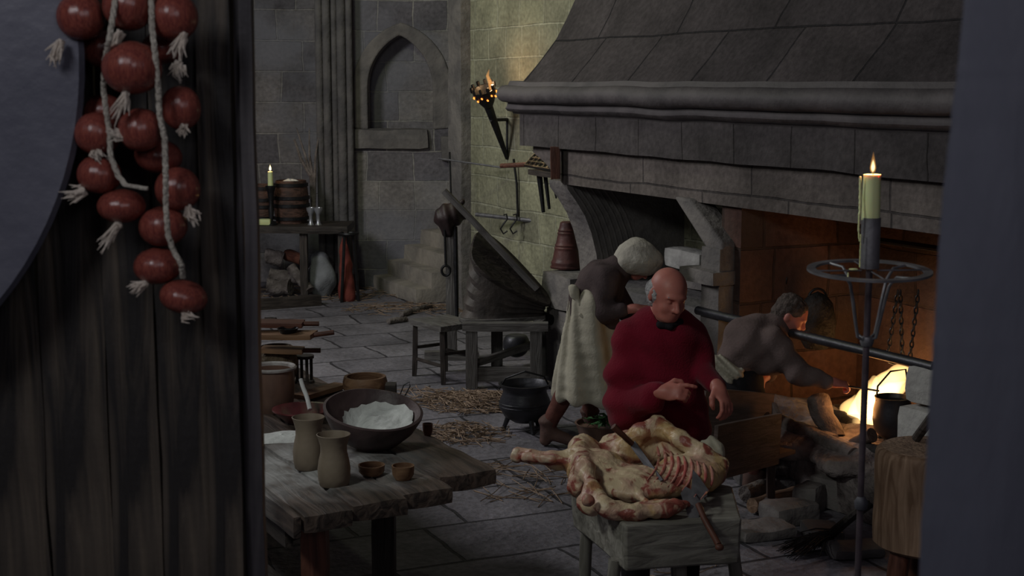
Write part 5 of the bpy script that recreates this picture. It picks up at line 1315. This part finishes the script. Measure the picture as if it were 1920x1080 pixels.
# apron skirt
ap = []
for u in range(9):
    f_ = u/8; y = 566+f_*169; xl_ = 1080-f_*36; xr_ = 1128+f_*48
    cxx = (xl_+xr_)/2; rx_ = (xr_-xl_)/2/F*AY
    ap.append(E(A2(cxx, y, .0), (rx_+.035, .25+.05*f_, .12)))
ap += [E(A2(1085, 765, .0), (.35, .4, .09), op=-1, k=.01)]
def apw(p):
    a = np.arctan2(p[:, 1]-AY, p[:, 0]-A2(1085, 600).x); return .016*np.sin(a*9+p[:, 2]*3)+.006*wn(p, 20)
sobj('apron', ap, m_linen, pa, .01, .04, apw, label='long pale linen apron')
sobj('apron_knot', [E(A2(1077, 548, -.14), (.035, .03, .05)), K(A2(1077, 548, -.14), A2(1088, 572, -.17), .02, .012), E(A2(1072, 540, -.12), (.025, .03, .025)), K(A2(1088, 590, -.2), A2(1108, 605, -.22), .012, .016)], m_linen, pa, .006, .02)
sobj('cap', [E(A2(1192, 480, -.0), (.14, .145, .125)), E(A2(1212, 488, -.02), (.115, .13, .1)), E(A2(1180, 490, .0), (.105, .12, .09))], m_capm, pa, .008, .04, lambda p: .01*wn(p, 26)+.004*wn(p, 60), label='puffy pale linen cap')
sobj('hose', [K(kn1, ank1+V((.0, 0, .04)), .068, .052), K(kn2, ank2+V((0, 0, .04)), .068, .052)], m_hose, pa, .009, .02, lambda p: .004*wn(p, 40))
for an in (ank1, ank2):
    sobj('boot', [K(an+V((0, 0, .07)), an, .062, .05), K(an, an+V((.17, -.05, -.055)), .05, .036), K(an, an+V((-.02, 0, -.055)), .05, .042), E(an+V((0, 0, .08)), (.07, .07, .025)), B(an+V((0, 0, -.25)), (.3, .3, .152), op=-1, k=0)], m_boot, pa, .008, .02)

# ---- person leaning to the fire
CYy = 8.75
def A3(x, y, d=0.): return P(x, y, CYy+d)
pc = thing('person', 'person in a dun tunic stooping with one arm stretched towards the fire', 'person', (A3(1400, 800).x, CYy, 0))
hR3 = rotm(rz=1.25) @ rotm(rx=.55)
hc3 = A3(1484, 592, 0); pel3 = A3(1388, 705, 0); ch3 = A3(1420, 640, 0); nk3 = A3(1455, 612, 0)
body = head_prims(hc3, hR3)+[K(nk3, hc3-V((0, 0, .02)), .056, .055), K(pel3, ch3, .09, .1), E(ch3, (.12, .16, .11)), E(pel3, (.1, .14, .1))]
kA = A3(1422, 775, -.12); aA = V((A3(1405, 900).x, CYy-.1, .1)); kB = A3(1398, 790, .15); aB = V((A3(1370, 900).x, CYy+.2, .1))
for hip, k_, an in ((pel3+V((.02, -.09, -.04)), kA, aA), (pel3+V((0, .1, -.04)), kB, aB)):
    body += [K(hip, k_, .085, .058), K(k_, an, .053, .036), K(an, an+V((.15, -.05, -.05)), .036, .03)]
s1 = A3(1450, 638, -.16); e1 = A3(1503, 705, -.28); w1 = A3(1562, 717, -.3)
s2 = A3(1450, 630, .17); e2 = A3(1440, 700, .12); w2 = A3(1425, 715, .0)
body += [K(nk3, s1, .045, .045), K(nk3, s2, .045, .045), K(s1, e1, .05, .04), K(e1, w1, .038, .028), K(s2, e2, .05, .04), K(e2, w2, .038, .027)]
body += hand_prims(w1, basis((1, -.1, -.15), (.1, -.3, 1)), 1.0)+hand_prims(w2, basis((-.3, -.6, -.5), (0, -.6, .6)), .6, side=-1)
sobj('body', body, m_skin, pc, .008, .03)
tu = [E(A3(1412, 645, 0), (.19, .22, .155), rotm(0, .7, 0)), K(A3(1385, 680, 0), A3(1420, 640, 0), .145, .165), K(A3(1420, 640, 0), A3(1455, 612, 0), .14, .09), K(s1, A3(1498, 700, -.26), .085, .07, k=.04), K(A3(1498, 700, -.26), A3(1548, 716, -.3), .07, .048, k=.03), K(s2, e2, .08, .06), E(A3(1445, 680, -.1), (.1, .12, .08))]
sobj('tunic', tu, m_tan, pc, .009, .05, lambda p: .006*wn(p, 22)+.004*np.sin(p[:, 0]*45-p[:, 2]*35), label='dun brown tunic')
sobj('shirt_tail', [K(A3(1345, 678, -.1), A3(1385, 700, -.16), .045, .035), K(A3(1352, 690, -.1), A3(1368, 712, -.14), .04, .03)], m_linen, pc, .006, .03, lambda p: .006*np.sin(p[:, 0]*120+p[:, 2]*120), label='pale shirt tail')
sobj('breeches', [E(A3(1385, 712, 0), (.15, .18, .12)), K(pel3+V((.02, -.09, -.04)), kA, .11, .08), K(pel3+V((0, .1, -.04)), kB, .11, .08)], m_black, pc, .01, .03, lambda p: .006*wn(p, 30))
sobj('hose', [K(kA+V((.0, 0, -.06)), aA, .066, .052), K(kB+V((0, 0, -.06)), aB, .066, .052)], m_hose, pc, .009, .02, lambda p: .005*wn(p, 40))
for an in (aA, aB):
    sobj('boot', [K(an+V((0, 0, .05)), an, .055, .05), K(an, an+V((.17, -.05, -.055)), .05, .036), K(an, an+V((-.02, 0, -.055)), .05, .042), B(an+V((0, 0, -.25)), (.3, .3, .152), op=-1, k=0)], m_boot, pc, .008, .02)
Rm3 = Matrix(hR3.tolist()); h3 = lambda x, y, z: hc3+Rm3 @ V((x, y, z))
sobj('hair', [E(h3(0, .025, .045), (.086, .1, .085), hR3), E(h3(0, .06, -.02), (.076, .065, .075), hR3), E(h3(0, -.115, -.01), (.1, .07, .11), hR3, op=-1, k=.02)], m_bhair, pc, .005, .02, lambda p: .005*wn(p, 120)+.004*wn(p, 45))
o = rod('fire_poker', [w1+V((.07, 0, -.02)), PW(1648, 733, .2)], .006, m_iron); tag(o, 'thin iron rod held by the stooping person into the fire', 'rod')

# ================================================================== LIGHT
def area(name, loc, tgt, size, power, col, shape='SQUARE', sy=None):
    l = bpy.data.lights.new(name, 'AREA'); l.energy = power; l.color = col; l.size = size
    if sy: l.shape = 'RECTANGLE'; l.size_y = sy
    o = bpy.data.objects.new(name, l); C.objects.link(o); o.location = loc
    o.rotation_euler = (V(tgt)-V(loc)).to_track_quat('-Z', 'Y').to_euler(); return o
def point(name, loc, power, col, r=.05):
    l = bpy.data.lights.new(name, 'POINT'); l.energy = power; l.color = col; l.shadow_soft_size = r
    o = bpy.data.objects.new(name, l); C.objects.link(o); o.location = loc; return o
area('left_area_light', (-5.2, 10.5, 4.6), (.2, 12.5, 1.2), 1.6, 165, (.96, .95, .96))  # area lamp out of view for light from the upper left, no window
area('key_light', (-2.3, 3.5, 4.0), (.4, 7.6, .8), .55, 42, (.95, 1., .93))
area('wall_light', (-2.5, 12.2, 5.5), (1.2, 14.8, 2.6), .6, 42, (.92, 1., .66))
area('door_fill_light', (-1.6, .2, 3.9), (-.4, 2.6, 1.9), .7, 20, (.95, .95, 1.))  # soft fill lamp added above left of the camera for door and onions
area('stump_fill_light', (.7, -.3, 3.4), (1.8, 5.8, .8), .8, 9, (.95, .92, 1.))  # fill lamp added over the camera to brighten stump and block
fc2 = PW(1622, 790, .3)
point('fire_glow', fc2+V((-.05, -.05, .12)), 3.2, (1., .42, .13), .12)
point('fire_glow', PW(1665, 715, .85), 2.5, (1., .48, .16), .1)
point('torch_glow', tf+V((0, -.05, .08)), 5, (1., .62, .3), .04)
point('candle_glow', bcl, 1.2, (1., .65, .35), .02)
point('candle_glow', cfl, .6, (1., .7, .4), .01)
w = bpy.data.worlds.new('world'); S.world = w; w.use_nodes = True
bg = w.node_tree.nodes['Background']; bg.inputs[0].default_value = (.68, .6, .78, 1); bg.inputs[1].default_value = .025
